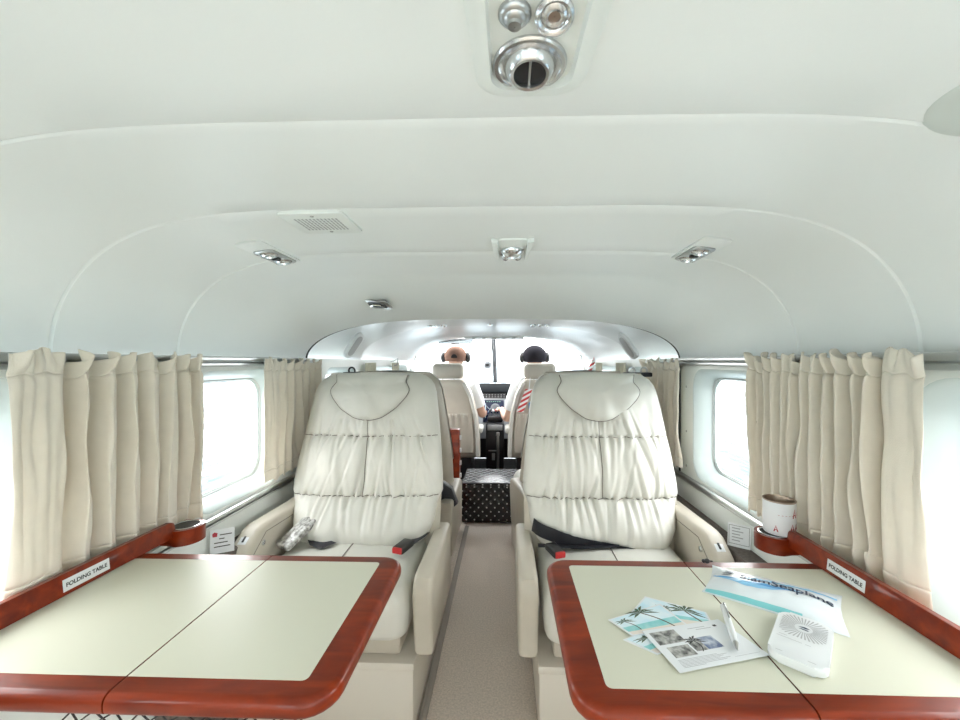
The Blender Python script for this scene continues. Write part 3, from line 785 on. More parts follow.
def build_seat(loc, rot, m, label, seed, group, belt=None, ao=0.):
    t = thing('cabin_seat', (0, 0, 0), label, 'seat', group)
    L = M['leather']; TN = M['leathert']
    # seat base
    mb = MB(); mb.box2((-.253, -.268, .006), (.253, .30, .190), .006); mb.box2((-.256, -.275, .190), (.256, .31, .214), .005)
    mb.build('base', M['base'], t)
    # seat cushion
    mb = MB()
    def cush(u, v_):
        a = 2 * PI * u
        return None
    rings = []
    N = 56
    for zz, ins in ((.292, .02), (.296, .006), (.31, .001), (.36, -.004), (.405, -.002), (.430, .008), (.443, .020), (.449, .040)):
        rings.append([Vector((p[0], p[1] - .105, zz)) for p in rrect(.475 - 2 * ins, .40 - 2 * ins, .045, 13)])
    for f_ in (.8, .55, .3, .1):
        rings.append([Vector((p[0] * f_, (p[1]) * f_ - .105, .449 + .012 * (1 - f_ ** 2) + .0025 * nz(p[0] * f_ * 14, p[1] * f_ * 14, seed))) for p in rrect(.475 - .08, .40 - .08, .045, 13)])
    mb.loft(rings, True, True)
    cu = mb.build('cushion', L, t, angle=60)
    mb = MB(); mb.tube([(0, -.27, .448), (0, -.20, .4605), (0, -.10, .463), (0, .02, .4605)], .0018, 6)
    mb.tube([(-.19, -.262, .446), (-.1, -.266, .448), (.1, -.266, .448), (.19, -.262, .446)], .0015, 6)
    mb.build('seam', M['seam'], cu)
    mb = MB(); mb.box2((-.21, -.245, .214), (.21, .10, .30), .012); mb.build('front_panel', TN, t)
    # backrest: puffed leather front
    NX, NZ = 150, 160
    zs = [.3855 + (1.0355 - .3855) * (1 - math.cos(PI * j / NZ)) / 2 for j in range(NZ + 1)]
    zs = sorted([.5 * a + .5 * (.3855 + .65 * j / NZ) for j, a in enumerate(zs)])
    mb = MB(); rings = []
    for z in zs:
        w = hw(z); row = []
        for i in range(NX + 1):
            q = -1 + 2 * i / NX; s_ = math.sin(q * PI / 2) * .35 + q * .65
            x = s_ * w; row.append(Vector((x, front_y(x, z, seed), z)))
        rings.append(row)
    mb.loft(rings, closed=False)
    bk = mb.build('backrest', L, t, angle=75)
    # seams of the backrest
    mb = MB()
    for zq in (SEAM1, SEAM2):
        pts = []
        for i in range(61):
            x = (-.97 + 1.94 * i / 60) * hw(zq); pts.append((x, front_y(x, zq, seed) - .0020, zq + .003 * nz(x * 9, seed)))
        mb.tube(pts, .0019, 5)
    pts = [(.004 * nz(z * 9, seed), 0, z) for z in [SEAM1 + (SEAM2 - SEAM1) * i / 30 for i in range(31)]]
    mb.tube([(p[0], front_y(p[0], p[2], seed) - .0012, p[2]) for p in pts], .0015, 5)
    mb.tube([(0, front_y(0, z, seed) - .0003, z) for z in [SEAM2 + .062 * i / 8 for i in range(9)]], .0012, 5)
    mb.build('seam', M['seam'], bk)
    # headrest flap
    n = 72; prm = []
    tot = [0]
    for a, b in zip(FLAP, FLAP[1:]): tot.append(tot[-1] + math.hypot(b[0] - a[0], b[1] - a[1]))
    def fl(d):
        for k_ in range(len(tot) - 1):
            if d <= tot[k_ + 1] + 1e-9:
                u = (d - tot[k_]) / (tot[k_ + 1] - tot[k_]); a, b = FLAP[k_], FLAP[k_ + 1]; return (a[0] + (b[0] - a[0]) * u, a[1] + (b[1] - a[1]) * u)
        return FLAP[-1]
    op = [fl(tot[-1] * i / n) for i in range(n + 1)]
    for _ in range(3):
        op = [op[0]] + [((op[i - 1][0] + 2 * op[i][0] + op[i + 1][0]) / 4, (op[i - 1][1] + 2 * op[i][1] + op[i + 1][1]) / 4) for i in range(1, n)] + [op[-1]]
    topn = 30
    op = op + [(.141 - .282 * i / topn, 1.030 + .010 * math.sin(PI * i / topn)) for i in range(1, topn)]
    C = (0, .965); mb = MB(); rings = []
    for f_ in (1.0, .985, .95, .88, .78, .65, .5, .35, .2, .05):
        ring = []
        for (x, z) in op:
            X_ = C[0] + (x - C[0]) * f_; Z_ = C[1] + (z - C[1]) * f_
            yb = front_y(X_ * .98, min(Z_, 1.0), 99.)
            if Z_ > 1.0: yb = yb + (Z_ - 1.0) ** 2 * 12
            lift = .010 + .026 * math.sqrt(max(0, 1 - f_ ** 3)) + .0035 * nz(X_ * 30 + seed, Z_ * 9, seed) * (1 - f_ ** 4)
            ring.append(Vector((X_, yb - lift, Z_)))
        rings.append(ring)
    mb.loft(rings, True, False); mb.add(rings[-1], [tuple(range(len(op)))])
    mb.loft([[p + Vector((0, .03, 0)) for p in rings[0]], rings[0]])
    hr = mb.build('headrest', L, t, angle=60)
    mb = MB(); mb.tube([p + Vector((0, -.0005, 0)) for p in rings[0][:n + 1]], .0022, 6); mb.build('piping', M['seam'], hr)
    # hard shell behind
    mb = MB(); rings = []
    zs2 = [.30 + (1.034 - .30) * i / 46 for i in range(47)]
    for z in zs2:
        w = max(.19, hw(max(z, .60)) - .004); y0 = yc(z) + .026
        th = .115 * math.sqrt(max(.03, 1 - max(0, (z - .93) / .105) ** 2)) if z > .93 else .115
        row = []
        for i in range(41):
            q = -1 + 2 * i / 40; row.append(Vector((q * w, y0 + th * (max(0, 1 - abs(q) ** 7)) ** .5, z)))
        for i in range(1, 40): row.append(Vector(((1 - 2 * i / 40) * w * .995, y0 - .0, z)))
        rings.append(row)
    mb.loft(rings, True, True); mb.build('back_shell', TN, t, angle=50)
    # aisle armrest (lowered)
    def yz_prism(x0, x1, prof, r, seg=3):
        T = Matrix(((0, 0, 1, x0), (1, 0, 0, 0), (0, 1, 0, 0), (0, 0, 0, 1)))
        b = MB(); b.prism(prof, T, x1 - x0, r, seg); return b
    xa, xb = sorted((m * .256, m * .312))
    p1 = [(-.278, .244), (-.268, .235), (.10, .235), (.10, .470), (-.262, .474), (-.285, .466), (-.297, .446), (-.297, .420)]
    ar = yz_prism(xa, xb, [(a_ + ao, b_) for a_, b_ in p1], .014).build('armrest', TN, t, angle=35)
    # outer armrest with its panel, button and switch
    xa, xb = sorted((-m * .252, -m * .312))
    p2 = [(-.262, .235), (.12, .235), (.12, .556), (-.155, .562), (-.185, .556), (-.245, .515), (-.262, .490)]
    ar2 = yz_prism(xa, xb, p2, .014).build('armrest', TN, t, angle=35)
    xi = -m * .252
    mb = MB(); mb.tube([(xi + m * .0005, .075, .525), (xi + m * .0005, -.15, .535), (xi + m * .0005, -.215, .490), (xi + m * .0005, -.215, .44)], .0012, 5); mb.build('panel_seam', M['seam'], ar2)
    mb = MB(); mb.lathe([(.0085, 0), (.0085, .002), (.006, .0035), (.0004, .0035)], Matrix.Translation((xi, -.165, .505)) @ Matrix.Rotation(m * PI / 2, 4, 'Y'), 16); mb.build('recline_button', M['chrome'], ar2)
    mb = MB(); mb.rbox((xi - m * .030, -.213, .5345), (.028, .036, .004), .0015, T=Matrix.Rotation(R(34), 4, 'X')); sw = mb.build('switch_plate', M['white'], ar2)
    mb = MB(); mb.rbox((xi - m * .030, -.2145, .537), (.006, .020, .003), .001, T=Matrix.Rotation(R(34), 4, 'X')); mb.build('switch', M['black'], ar2)
    # belt
    if belt:
        b = MB(); b2b = MB()
        def ribbon(path, wv, th=.0016):
            rr_ = []
            for p, w_ in zip(path, wv):
                p = Vector(p); w_ = Vector(w_); e = Vector((0, -th, th * .6))
                rr_.append([p - w_, p + w_, p + w_ + e, p - w_ + e])
            b.loft(rr_, True, True)
        if belt == 'across':
            pts = [];ws = []
            for i in range(25):
                u = i / 24; x = -.252 + .335 * u; z = .505 - .062 * u ** .9
                z2 = max(z, .4)
                f = front_y(x, z2, seed) - .006
                pts.append((x, f, z)); ws.append((.004, -.004, .024 - .010 * u * u))
            ribbon(pts, ws)
            b, b2b = b2b, b
            ribbon([(-.24, -.075, .468), (-.15, -.085, .470), (-.05, -.082, .470), (.03, -.068, .470)], [(0, .012, .001)] * 4)
        else:
            ribbon([(-.150, -.03, .472), (-.118, -.075, .468), (-.07, -.10, .467)], [(.02, .016, .004)] * 3)
            b, b2b = b2b, b
            ribbon([(.232, .01, .47), (.215, -.03, .468), (.19, -.09, .468)], [(.018, .0, .0)] * 3)
        bo = b.build('seat_belt', M['belt'], t); bo['label'] = 'black belt webbing'
        b2b.build('lap_strap', M['belt'], t)
        # buckle with a red button
        bx, by, bz = (-.190, -.130, .478) if belt == 'across' else (.185, -.118, .478)
        T = Matrix.Rotation(R(20 if belt == 'across' else -18), 4, 'Z')
        b2 = MB(); b2.rbox((bx, by, bz), (.040, .075, .022), .006, T=T); b2.build('buckle', M['black'], bo)
        b3 = MB(); b3.rbox(Vector((bx, by, bz)) + T @ Vector((0, -.034, .001)), (.034, .014, .019), .004, T=T); b3.build('buckle_button', M['red'], bo)
        if belt == 'side':
            b4 = MB(); T4 = Matrix.Rotation(R(-30), 4, 'Z') @ Matrix.Rotation(R(28), 4, 'X'); b4.rbox((-.190, -.075, .498), (.064, .125, .024), .008, T=T4)
            q = b4.build('buckle_plate', M['brocade'], bo); q['label'] = 'grey ornamented plate'
    t.location = loc; t.rotation_euler = (0, 0, rot)
    return t
GRP = 'cream leather cabin seats'
build_seat((-.452, 1.415, 0), 0, 1, 'cream leather seat behind the bare table, grey ornate plate on it', 3.3, GRP, 'side')
build_seat((.415, 1.415, 0), 0, -1, 'cream leather seat with a black belt lying across its back', 8.1, GRP, 'across')
s3 = build_seat((-.475, 2.07, 0), PI, -1, 'back-to-back seat showing past the seat behind the bare table', 5.5, GRP, None, .25)
s4 = build_seat((.405, 2.15, 0), PI + R(12), 1, 'back-to-back seat hidden past the seat with the black belt', 6.5, GRP, None, .25)
# the black pouch at the first one, belt guides on top of the seats
mb = MB()
mb.prism([(0, 0), (.05, -.03), (.075, -.10), (.03, -.14), (-.01, -.07)], Matrix(((1, 0, 0, -.222), (0, 0, 1, 1.775), (0, 1, 0, .545), (0, 0, 0, 1))), .05, .01)
tag(mb.build('black_pouch', M['belt']), 'black fabric pouch hanging between seat and aisle armrest', 'pouch')
for x, n_, lab in ((-.632, 1, 'single black belt guide ring atop the seat behind the bare table'), (.628, 2, 'pair of belt guide rings atop the seat with black belt')):
    t = thing('belt_guide', (x, 1.80, 1.02), lab, 'belt guide', 'belt guides on the seat tops')
    for k_ in range(n_):
        xx = x + .055 * k_
        mb = MB(); ring = [(xx + .014 * math.cos(a), 1.80, 1.040 + .015 * math.sin(a)) for a in [R(-50 + 280 * i / 20) for i in range(21)]]
        mb.tube(ring, .0042, 6); mb.build('ring', M['black'] if n_ == 1 else M['satin'], t)
    mb = MB(); mb.box2((x - .035, 1.775, 1.014), (x + .035 + .05 * (n_ - 1), 1.825, 1.034), .006); mb.build('foot', M['black'], t)

# ================================================================== CURTAINS
def curtain(sx, Y0, Y1, zt, zb, folds_n, seed, label, flat=0., bunch=False, amp=.020, X=.772):
    t = thing('curtain', (sx * X, (Y0 + Y1) / 2, zb), label, 'curtain', 'cream window curtains')
    NU, NV = 260, 44
    rnd = random.Random(seed)
    fr = [rnd.uniform(.7, 1.3) for _ in range(folds_n + 3)]
    cum = [0]
    for f_ in fr: cum.append(cum[-1] + f_)
    def phase(u):
        # uneven folds; the FLAT share at the aft end hangs nearly plain
        if flat and u < flat: return u / flat * .5
        q = (u - flat) / (1 - flat) * folds_n
        tot_ = 0.; k_ = 0
        scale_ = folds_n / sum(fr[:folds_n])
        while k_ < folds_n - 1 and q > tot_ + fr[k_] * scale_: tot_ += fr[k_] * scale_; k_ += 1
        return (.5 if flat else 0) + k_ + min(1, (q - tot_) / (fr[k_] * scale_))
    am = [rnd.uniform(.6, 1.25) for _ in range(folds_n + 3)]
    def pos(u, v):
        # v 0 top .. 1 bottom
        p = phase(u)
        k0 = min(int(p), folds_n); fpart = p - k0
        a = amp * (am[k0] * (1 - fpart) + am[k0 + 1] * fpart) * (.8 + .2 * min(1, v * 2)) * (1 - .4 * min(1, max(0, (v - .6) / .35)))
        lag = (.42 * nz(u * 6, v * 1.3, seed) + .16 * nz(u * 11, v * 2.5, seed + 9)) * min(1, v * 2)
        P_ = 2 * PI * (p + lag)
        s_ = math.sin(P_); c_ = math.cos(P_)
        dx = a * (s_ * (.6 + .4 * abs(s_)) + .32 * math.sin(2 * P_ + 1.2) + .45 * nz(u * 24, v * 1.5, seed + 2))
        dy = .10 * (Y1 - Y0) / max(folds_n, 1) * math.cos(P_ + .6) * (.75 + .25 * v)
        if v < .12:
            g_ = math.exp(-((v - .082) / .022) ** 2); k_ = max(0, 1 - v / .09)
            dx = dx * (1 - .35 * g_) + .009 * k_ * math.sin(P_ * 1.0 + 2.2 + 2 * nz(u * 7, seed)) + .020 * k_ * nz(u * 34, seed, 3)
            dy += .010 * k_ * nz(u * 20, seed, 7)
        dx += .005 * nz(u * 16, v * 5, seed)
        y = Y0 + (Y1 - Y0) * u + dy * (1 if (u > .04 and u < .96) else 0.3) + .010 * nz(u * 3, v * 2, seed + 3) * v
        zt_ = zt + (.020 * nz(u * 17, seed, 1) + .008 * math.sin(P_)) * max(0, 1 - v * 5)
        z = zt_ + (zb - zt_) * v + .006 * math.sin(P_ + 1) * v ** 6
        xo = 0.
        if bunch:
            g = math.exp(-((u - .22) / .05) ** 2 - ((v - .93) / .05) ** 2); xo += .012 * g; z += .03 * g
        return Vector((sx * max(min(X - dx - xo, .797), .7475 if (v > .88 and X < .77) else .70), y, z))
    b = MB(); b.loft([[pos(i / NU, .085 + .825 * j / NV) for i in range(NU + 1)] for j in range(NV + 1)], closed=False); b.build('panel', M['curtain'], t, angle=80, solid=.0022)
    b = MB(); b.loft([[pos(i / NU, .088 * j / 10) for i in range(NU + 1)] for j in range(11)], closed=False); b.build('heading', M['curtainh'], t, angle=80, solid=.0034)
    b = MB(); b.loft([[pos(i / NU, .907 + .093 * j / 8) for i in range(NU + 1)] for j in range(9)], closed=False); b.build('hem', M['curtain'], t, angle=80, solid=.0040)
    return t
curtain(-1, .632, 1.060, 1.094, .658, 7, 3, 'wide gathered cream curtain hanging over the bare table', flat=.22, amp=.026, X=.766)
curtain(1, .682, 1.165, 1.094, .658, 12, 11, 'wide gathered cream curtain hanging behind the white can', flat=.16, bunch=True, amp=.026, X=.766)
curtain(-1, 1.36, 1.80, 1.086, .655, 6, 21, 'narrow cream curtain beside the seat behind the bare table', flat=.22, amp=.014)
curtain(1, 1.63, 2.08, 1.086, .650, 6, 31, 'narrow cream curtain beside the seat with the black belt', flat=.12, amp=.016)

# ================================================================== PAPERS ON THE TABLE
ZTOP = .6606
def quadmap(c, z):
    c = [Vector((p[0], p[1], z)) for p in c]
    def q(u, v, d=0.): return (c[0] * (1 - u) + c[1] * u) * (1 - v) + (c[3] * (1 - u) + c[2] * u) * v + Vector((0, 0, d))
    return q
def card_base(mb, q, th=.0006):
    a = [q(0, 0), q(1, 0), q(1, 1), q(0, 1)]; b = [p + Vector((0, 0, th)) for p in a]
    mb.add(a + b, [(3, 2, 1, 0), (4, 5, 6, 7), (0, 1, 5, 4), (1, 2, 6, 5), (2, 3, 7, 6), (3, 0, 4, 7)])
def px(x, y): p = at(x, y, Z=ZTOP); return (p.x, p.y)
def rect(mb, q, u0, v0, u1, v1, d): mb.poly([q(u0, v0, d), q(u1, v0, d), q(u1, v1, d), q(u0, v1, d)])
def palm_tree(mb, q, u, v, u2, v2, mt, mg, d, k=1.):
    mb.mat(mt); w = .012 * k
    pts = [(u + (u2 - u) * i / 6 + .03 * math.sin(PI * i / 6), v + (v2 - v) * i / 6) for i in range(7)]
    for a, b in zip(pts, pts[1:]): mb.poly([q(a[0] - w, a[1], d), q(a[0] + w, a[1], d), q(b[0] + w * .8, b[1], d), q(b[0] - w * .8, b[1], d)])
    mb.mat(mg)
    for i in range(9):
        a = R(-200 + 220 * i / 8 ); L = (.15 + .04 * ((i * 7) % 3)) * k
        e = (u2 + L * math.cos(a), v2 + L * 1.2 * math.sin(a) + .05 * k); mdl = (u2 + L * .55 * math.cos(a), v2 + L * .75 * math.sin(a))
        n_ = (-math.sin(a) * .020 * k, math.cos(a) * .026 * k)
        mb.poly([q(u2, v2, d + .00003), q(mdl[0] + n_[0], mdl[1] + n_[1], d + .00003), q(e[0], e[1], d + .00003), q(mdl[0] - n_[0], mdl[1] - n_[1], d + .00003)])
def palm_card(corners, z, trees, label, seed, sea=(.55, .75)):
    mb = MB(); q = quadmap(corners, z); card_base(mb.mat(0), q)
    d = .00065
    rect(mb.mat(1), q, .03, .04, .97, sea[0], d); rect(mb.mat(2), q, .03, sea[0], .97, sea[1], d); rect(mb.mat(3), q, .03, sea[1], .97, .96, d)
    for (u, v, u2, v2, k) in trees: palm_tree(mb, q, u, v, u2, v2, 5, 4, .0007, k)
    return tag(mb.build('postcard', [M['paper'], M['skyp'], M['seap'], M['sandp'], M['palm'], M['trunk']], smooth=False), label, 'postcard', 'postcards on the table')
palm_card([px(623, 640), px(690, 612), px(722, 630), px(657, 655)], ZTOP, [(.3, .8, .2, .3, .9)], 'postcard mostly hidden at the bottom of the pile, teal corner showing', 1)
palm_card([px(645, 597), px(706, 613), px(716, 630), px(622, 623)], ZTOP + .0008, [(.95, .90, .66, .22, 1.5), (.45, .7, .36, .3, .7)], 'postcard with a tall leaning palm, farthest from the aisle rim', 2, (.50, .66))
palm_card([px(608, 621), px(660, 605), px(690, 628), px(632, 637)], ZTOP + .0016, [(.80, .95, .55, .12, 1.3), (.25, .8, .17, .3, .8)], 'postcard with two palms and a turquoise sea strip', 3, (.55, .80))
# the letter card
mb = MB(); q = quadmap([px(642, 633), px(718, 621), px(770, 657), px(680, 675)], ZTOP + .0024); card_base(mb.mat(0), q)
d = .00066
rect(mb.mat(1), q, .05, .08, .36, .40, d); rect(mb.mat(1), q, .09, .47, .34, .72, d); rect(mb.mat(1), q, .36, .42, .50, .66, d); rect(mb.mat(2), q, .50, .36, .68, .66, d)
palm_tree(mb, q, .42, .68, .44, .42, 3, 3, .0007, .6)
mb.mat(4)
for i in range(7): rect(mb, q, .08, .77 + .026 * i, .52 + .05 * ((i * 5) % 3) - (.2 if i == 6 else 0), .777 + .026 * i, d)
for i, (a, b) in enumerate(((.52, .74), (.60, .80))): rect(mb, q, a, .12 + .05 * i, b, .13 + .05 * i, d)
rect(mb.mat(5), q, .84, .12, .88, .17, d); rect(mb.mat(4), q, .66, .90, .95, .905, d)
tag(mb.build('letter_card', [M['paper'], M['photog'], M['photob'], M['inkk'], M['inkg'], M['inkk']], smooth=False), 'white printed card with three dark photos under the pen', 'card')
# pen
pa = at(723, 606, Z=.668); pb = at(738, 651, Z=.668); ax = (pb - pa); Ln = ax.length; ax.normalize()
t = thing('ballpoint_pen', ((pa.x + pb.x) / 2, (pa.y + pb.y) / 2, .6638), 'silver-white ballpoint pen lying across the printed card', 'pen')
zq = .6637 + .0052
side = ax.cross(Vector((0, 0, 1))).normalized(); up = side.cross(ax)
def pen_T(): 
    o = Vector((pa.x, pa.y, zq)); return Matrix(((side.x, up.x, ax.x, o.x), (side.y, up.y, ax.y, o.y), (0, up.z, ax.z, o.z), (0, 0, 0, 1)))
TP = pen_T()
b = MB(); b.lathe([(.0004, 0), (.0038, .0005), (.0046, .003), (.0052, Ln * .45), (.0052, Ln * .70), (.0040, Ln * .86)], TP, 18); b.build('barrel', M['white'], t)
b = MB(); b.lathe([(.0041, Ln * .86), (.0022, Ln * .96), (.0008, Ln), (.0002, Ln + .001)], TP, 14); b.build('tip', M['satin'], t)
b = MB(); b.rbox((0, 0, 0), (.0022, .0016, Ln * .36), .0006); b.v = [TP @ (p + Vector((-.0015, .0060, Ln * .20))) for p in b.v]; b.build('clip', M['satin'], t)
b = MB(); b.rbox((0, 0, 0), (.003, .0036, .006), .0006); b.v = [TP @ (p + Vector((-.0015, .0048, Ln * .035))) for p in b.v]; b.build('clip_hinge', M['black'], t)

# plastic pouch with printing
PC = [Vector((.492, .838, 0)), Vector((.668, .735, 0)), Vector((.590, .625, 0)), Vector((.424, .742, 0))]
def pouch_pt(u, v, d=0.):
    """u 0..1 along the length, v 0 (far edge) .. 1 (near edge)"""
    p = (PC[0] * (1 - u) + PC[1] * u) * (1 - v) + (PC[3] * (1 - u) + PC[2] * u) * v
    a, b = 2 * u - 1, 2 * v - 1
    cen = (PC[0] + PC[1] + PC[2] + PC[3]) / 4
    # long edges pulled in a little at the middle of the ends
    k_ = 1 - .05 * (1 - b * b) * abs(a) ** 3 - .03 * (1 - a * a) * abs(b) ** 3
    p = cen + (p - cen) * k_
    h = .0165 * (max(0, 1 - abs(a) ** 3.0) ** .8) * (max(0, 1 - abs(b) ** 2.0) ** .9) * (1 + .25 * b)
    h += .0016 * nz(u * 11, v * 9, 4.) * (1 - a ** 4) * (1 - b ** 4) + .0018 * nz(u * 30, v * 5, 2.) * abs(a) ** 4 * (1 - b * b)
    return Vector((p.x, p.y, .6612 + h + d))
t = thing('plastic_pouch', (.545, .735, .661), 'plump white plastic pouch with blue lettering and a blue swoosh', 'pouch')
b = MB(); NU, NV = 64, 36
b.loft([[pouch_pt(i / NU, j / NV) for i in range(NU + 1)] for j in range(NV + 1)], closed=False)
bot = [pouch_pt(i / NU, 0) for i in range(NU + 1)] + [pouch_pt(1, j / NV) for j in range(1, NV + 1)] + [pouch_pt(1 - i / NU, 1) for i in range(1, NU + 1)] + [pouch_pt(0, 1 - j / NV) for j in range(1, NV)]
b.add([p + Vector((0, 0, -.0004)) for p in bot], [tuple(range(len(bot)))])
b.loft([[p + Vector((0, 0, -.0004)) for p in bot], bot])
body = b.build('film', M['pouch'], t, angle=70)
b = MB()
def band(fn0, fn1, mi, d, u0=0.02, u1=.98, n=40):
    b.mat(mi); rows = []
    for k_ in range(7):
        w_ = k_ / 6
        rows.append([pouch_pt(u0 + (u1 - u0) * i / n, fn0(u0 + (u1 - u0) * i / n) * (1 - w_) + fn1(u0 + (u1 - u0) * i / n) * w_, d) for i in range(n + 1)])
    b.loft(rows, closed=False)
band(lambda u: .46 + .05 * math.sin(u * 5), lambda u: .46 + .05 * math.sin(u * 5) + .17 * max(0, math.sin(PI * u * 1.4)) ** 1.2 * (u < .714) + .005, 0, .0006, .03, .72)
band(lambda u: .17 + .32 * (1 - u) ** 1.2, lambda u: .17 + .32 * (1 - u) ** 1.2 + .05 + .05 * math.sin(PI * u), 0, .0009, .30, .97)
band(lambda u: .48 + .05 * math.sin(u * 5), lambda u: .50 + .05 * math.sin(u * 5) + .04 * math.sin(PI * u), 1, .0011, .03, .60)
band(lambda u: .905, lambda u: .985, 2, .0005, .02, .72)
b.build('print', [M['swoosh'], M['swoosh2'], M['teal']], t, angle=70)
b = MB()
b.text('SiamSeaplane', lambda x, y: pouch_pt(.60 + x, .45 - y * 1.9, .0012), .68, .015)
# small seaplane mark
def mk(pts): b.poly([pouch_pt(.150 + x, .36 - y * 1.7, .0012) for x, y in pts])
mk([(-.055, .01), (.03, -.01), (.05, .03), (.01, .035)]); mk([(-.03, .06), (.06, .05), (.06, .075), (-.02, .08)]); mk([(-.05, -.05), (.03, -.05), (.045, -.03), (-.03, -.025)])
b.build('lettering', M['ink'], t, smooth=False)

# white device case with sunburst top
_q = [at(x_, y_, Z=.674) for x_, y_ in ((782, 611), (832, 624), (826, 674), (768, 648))]
bc = sum(_q, Vector()) / 4; bc.z = .6612; d1 = ((_q[3] + _q[2]) / 2 - (_q[0] + _q[1]) / 2); d1.z = 0; d1.normalize()   # towards the near end
sd = Vector((-d1.y, d1.x, 0))
t = thing('pocket_router', bc, 'small rounded white box with sunburst slots beside the pouch', 'device')
TB = Matrix(((sd.x, -d1.x, 0, bc.x), (sd.y, -d1.y, 0, bc.y), (0, 0, 1, bc.z), (0, 0, 0, 1)))
W_, H_ = .068, .126
b = MB(); b.prism(rrect(W_, H_, .014, 8), TB, .0125, .004, 4); b.build('case', M['white'], t)
b = MB(); fx, fy = 0., .026
for i in range(40):
    a = 2 * PI * i / 40
    r0, r1 = .011, .011
    dx, dy = math.cos(a), math.sin(a)
    tx_ = ((W_ / 2 - .006) / abs(dx)) if abs(dx) > 1e-6 else 9
    ty_ = ((H_ / 2 - .007 - fy) / dy) if dy > 1e-6 else ((fy + .004) / -dy if dy < -1e-6 else 9)
    r1 = min(tx_, ty_, .034)
    if r1 < .013: continue
    n_ = (-dy * .0008, dx * .0008)
    b.poly([TB @ Vector((fx + dx * r0 + n_[0] * .5, fy + dy * r0 + n_[1] * .5  , .0128)), TB @ Vector((fx + dx * r1 + n_[0] * 1.3, fy + dy * r1 + n_[1] * 1.3  , .0128)),
            TB @ Vector((fx + dx * r1 - n_[0] * 1.3, fy + dy * r1 - n_[1] * 1.3  , .0128)), TB @ Vector((fx + dx * r0 - n_[0] * .5, fy + dy * r0 - n_[1] * .5  , .0128))])
b.build('slots', M['cable'], t, smooth=False)
b = MB()
def bx_(x, y, w_, h2): b.poly([TB @ Vector((x, y  , .0128)), TB @ Vector((x + w_, y  , .0128)), TB @ Vector((x + w_, y + h2  , .0128)), TB @ Vector((x, y + h2  , .0128))])
b.poly([TB @ Vector((x, y  , .0129)) for x, y in ((-.007, .028), (.003, .0265), (.008, .029), (.001, .031))]); b.poly([TB @ Vector((x, y  , .0129)) for x, y in ((-.006, .0225), (.005, .0215), (.007, .024), (-.002, .0245))])
b.build('logo', M['ink'], t, smooth=False)
b = MB()
for x, y, w_ in ((-.026, -.010, .010), (-.028, -.016, .030), (.006, -.016, .006), (-.024, -.054, .008), (.012, -.054, .009)): bx_(x, y, w_, .0010)
b.build('lettering', M['cable'], t, smooth=False)

# earphone clip-like black plug at the corner of the pouch
mb = MB(); p = at(707, 561, Z=.667)
mb.ell(p, (.006, .005, .005), 10, 8); mb.ell(p + Vector((-.006, .002, -.001)), (.004, .004, .004), 8, 6); mb.tube([p, p + Vector((.012, .003, -.002))], .002, 6)
tag(mb.build('cord_toggle', M['black']), 'tiny black toggle at the corner of the pouch', 'toggle')
# elastic net under the empty table's near edge
mb = MB()
for i in range(11):
    x = -.50 + .03 * i
    mb.tube([(x, .500, .634), (x + .018 + .01 * (i % 2), .497, .615), (x + .03, .50, .55)], .0012, 5)
    mb.tube([(x + .01, .500, .634), (x - .012 - .008 * (i % 3), .498, .612), (x - .02, .50, .55)], .0012, 5)
tag(mb.build('hanging_net', M['net']), 'black elastic net hanging under the bare table rim', 'net')

# ================================================================== FORWARD CABIN
# quilted box in the aisle
t = thing('aisle_box', (-.03, 2.86, 0), 'black box with white dots and quilted top across the aisle', 'box')
def boxuv(c, n):
    if abs(n.z) > .5: return (c.x, c.y)
    if abs(n.y) > .5: return (c.x, c.z)
    return (c.y, c.z)
mb = MB(); mb.box2((-.225, 2.665, .006), (.172, 3.02, .262), .010, 3); mb.build('body', M['dots'], t, uv=boxuv)
mb = MB(); mb.box2((-.222, 2.667, .262), (.169, 3.018, .275), .006, 2); mb.build('top_pad', mat('grey quilted plastic', (.10, .105, .115), rough=.18, bump=.5, bscale=60), t)
b = MB()
for k_ in range(-9, 10):
    for sg in (-1, 1):
        pts = []
        for i in range(25):
            y = 2.675 + .335 * i / 24; x = -.027 + .06 * k_ + sg * (y - 2.84) * .9
            if -.215 < x < .162: pts.append((x, y, .2756))
        if len(pts) > 2: b.tube(pts, .0012, 4)
b.build('quilting', M['cable'], t)
# wooden cabinets behind the pilots
for sx, x0, x1, lab in ((-1, -.74, -.222, 'low red-brown wooden partition behind the pilot in the tan cap'), (1, .198, .74, 'low red-brown wooden partition behind the pilot in the dark cap')):
    t = thing('wooden_partition', ((x0 + x1) / 2, 2.54, 0), lab, 'partition', 'wooden partitions behind the pilots')
    mb = MB(); mb.box2((x0, 2.50, .02), (x1, 2.58, .655), .008, 3); mb.build('panel', M['wood'], t)
    xe = x1 if sx < 0 else x0
    for z in (.36, .44, .52, .60):
        mb = MB(); mb.rbox((xe - sx * .004, 2.535, z), (.012, .02, .028), .003); mb.build('clip', M['white'], t)
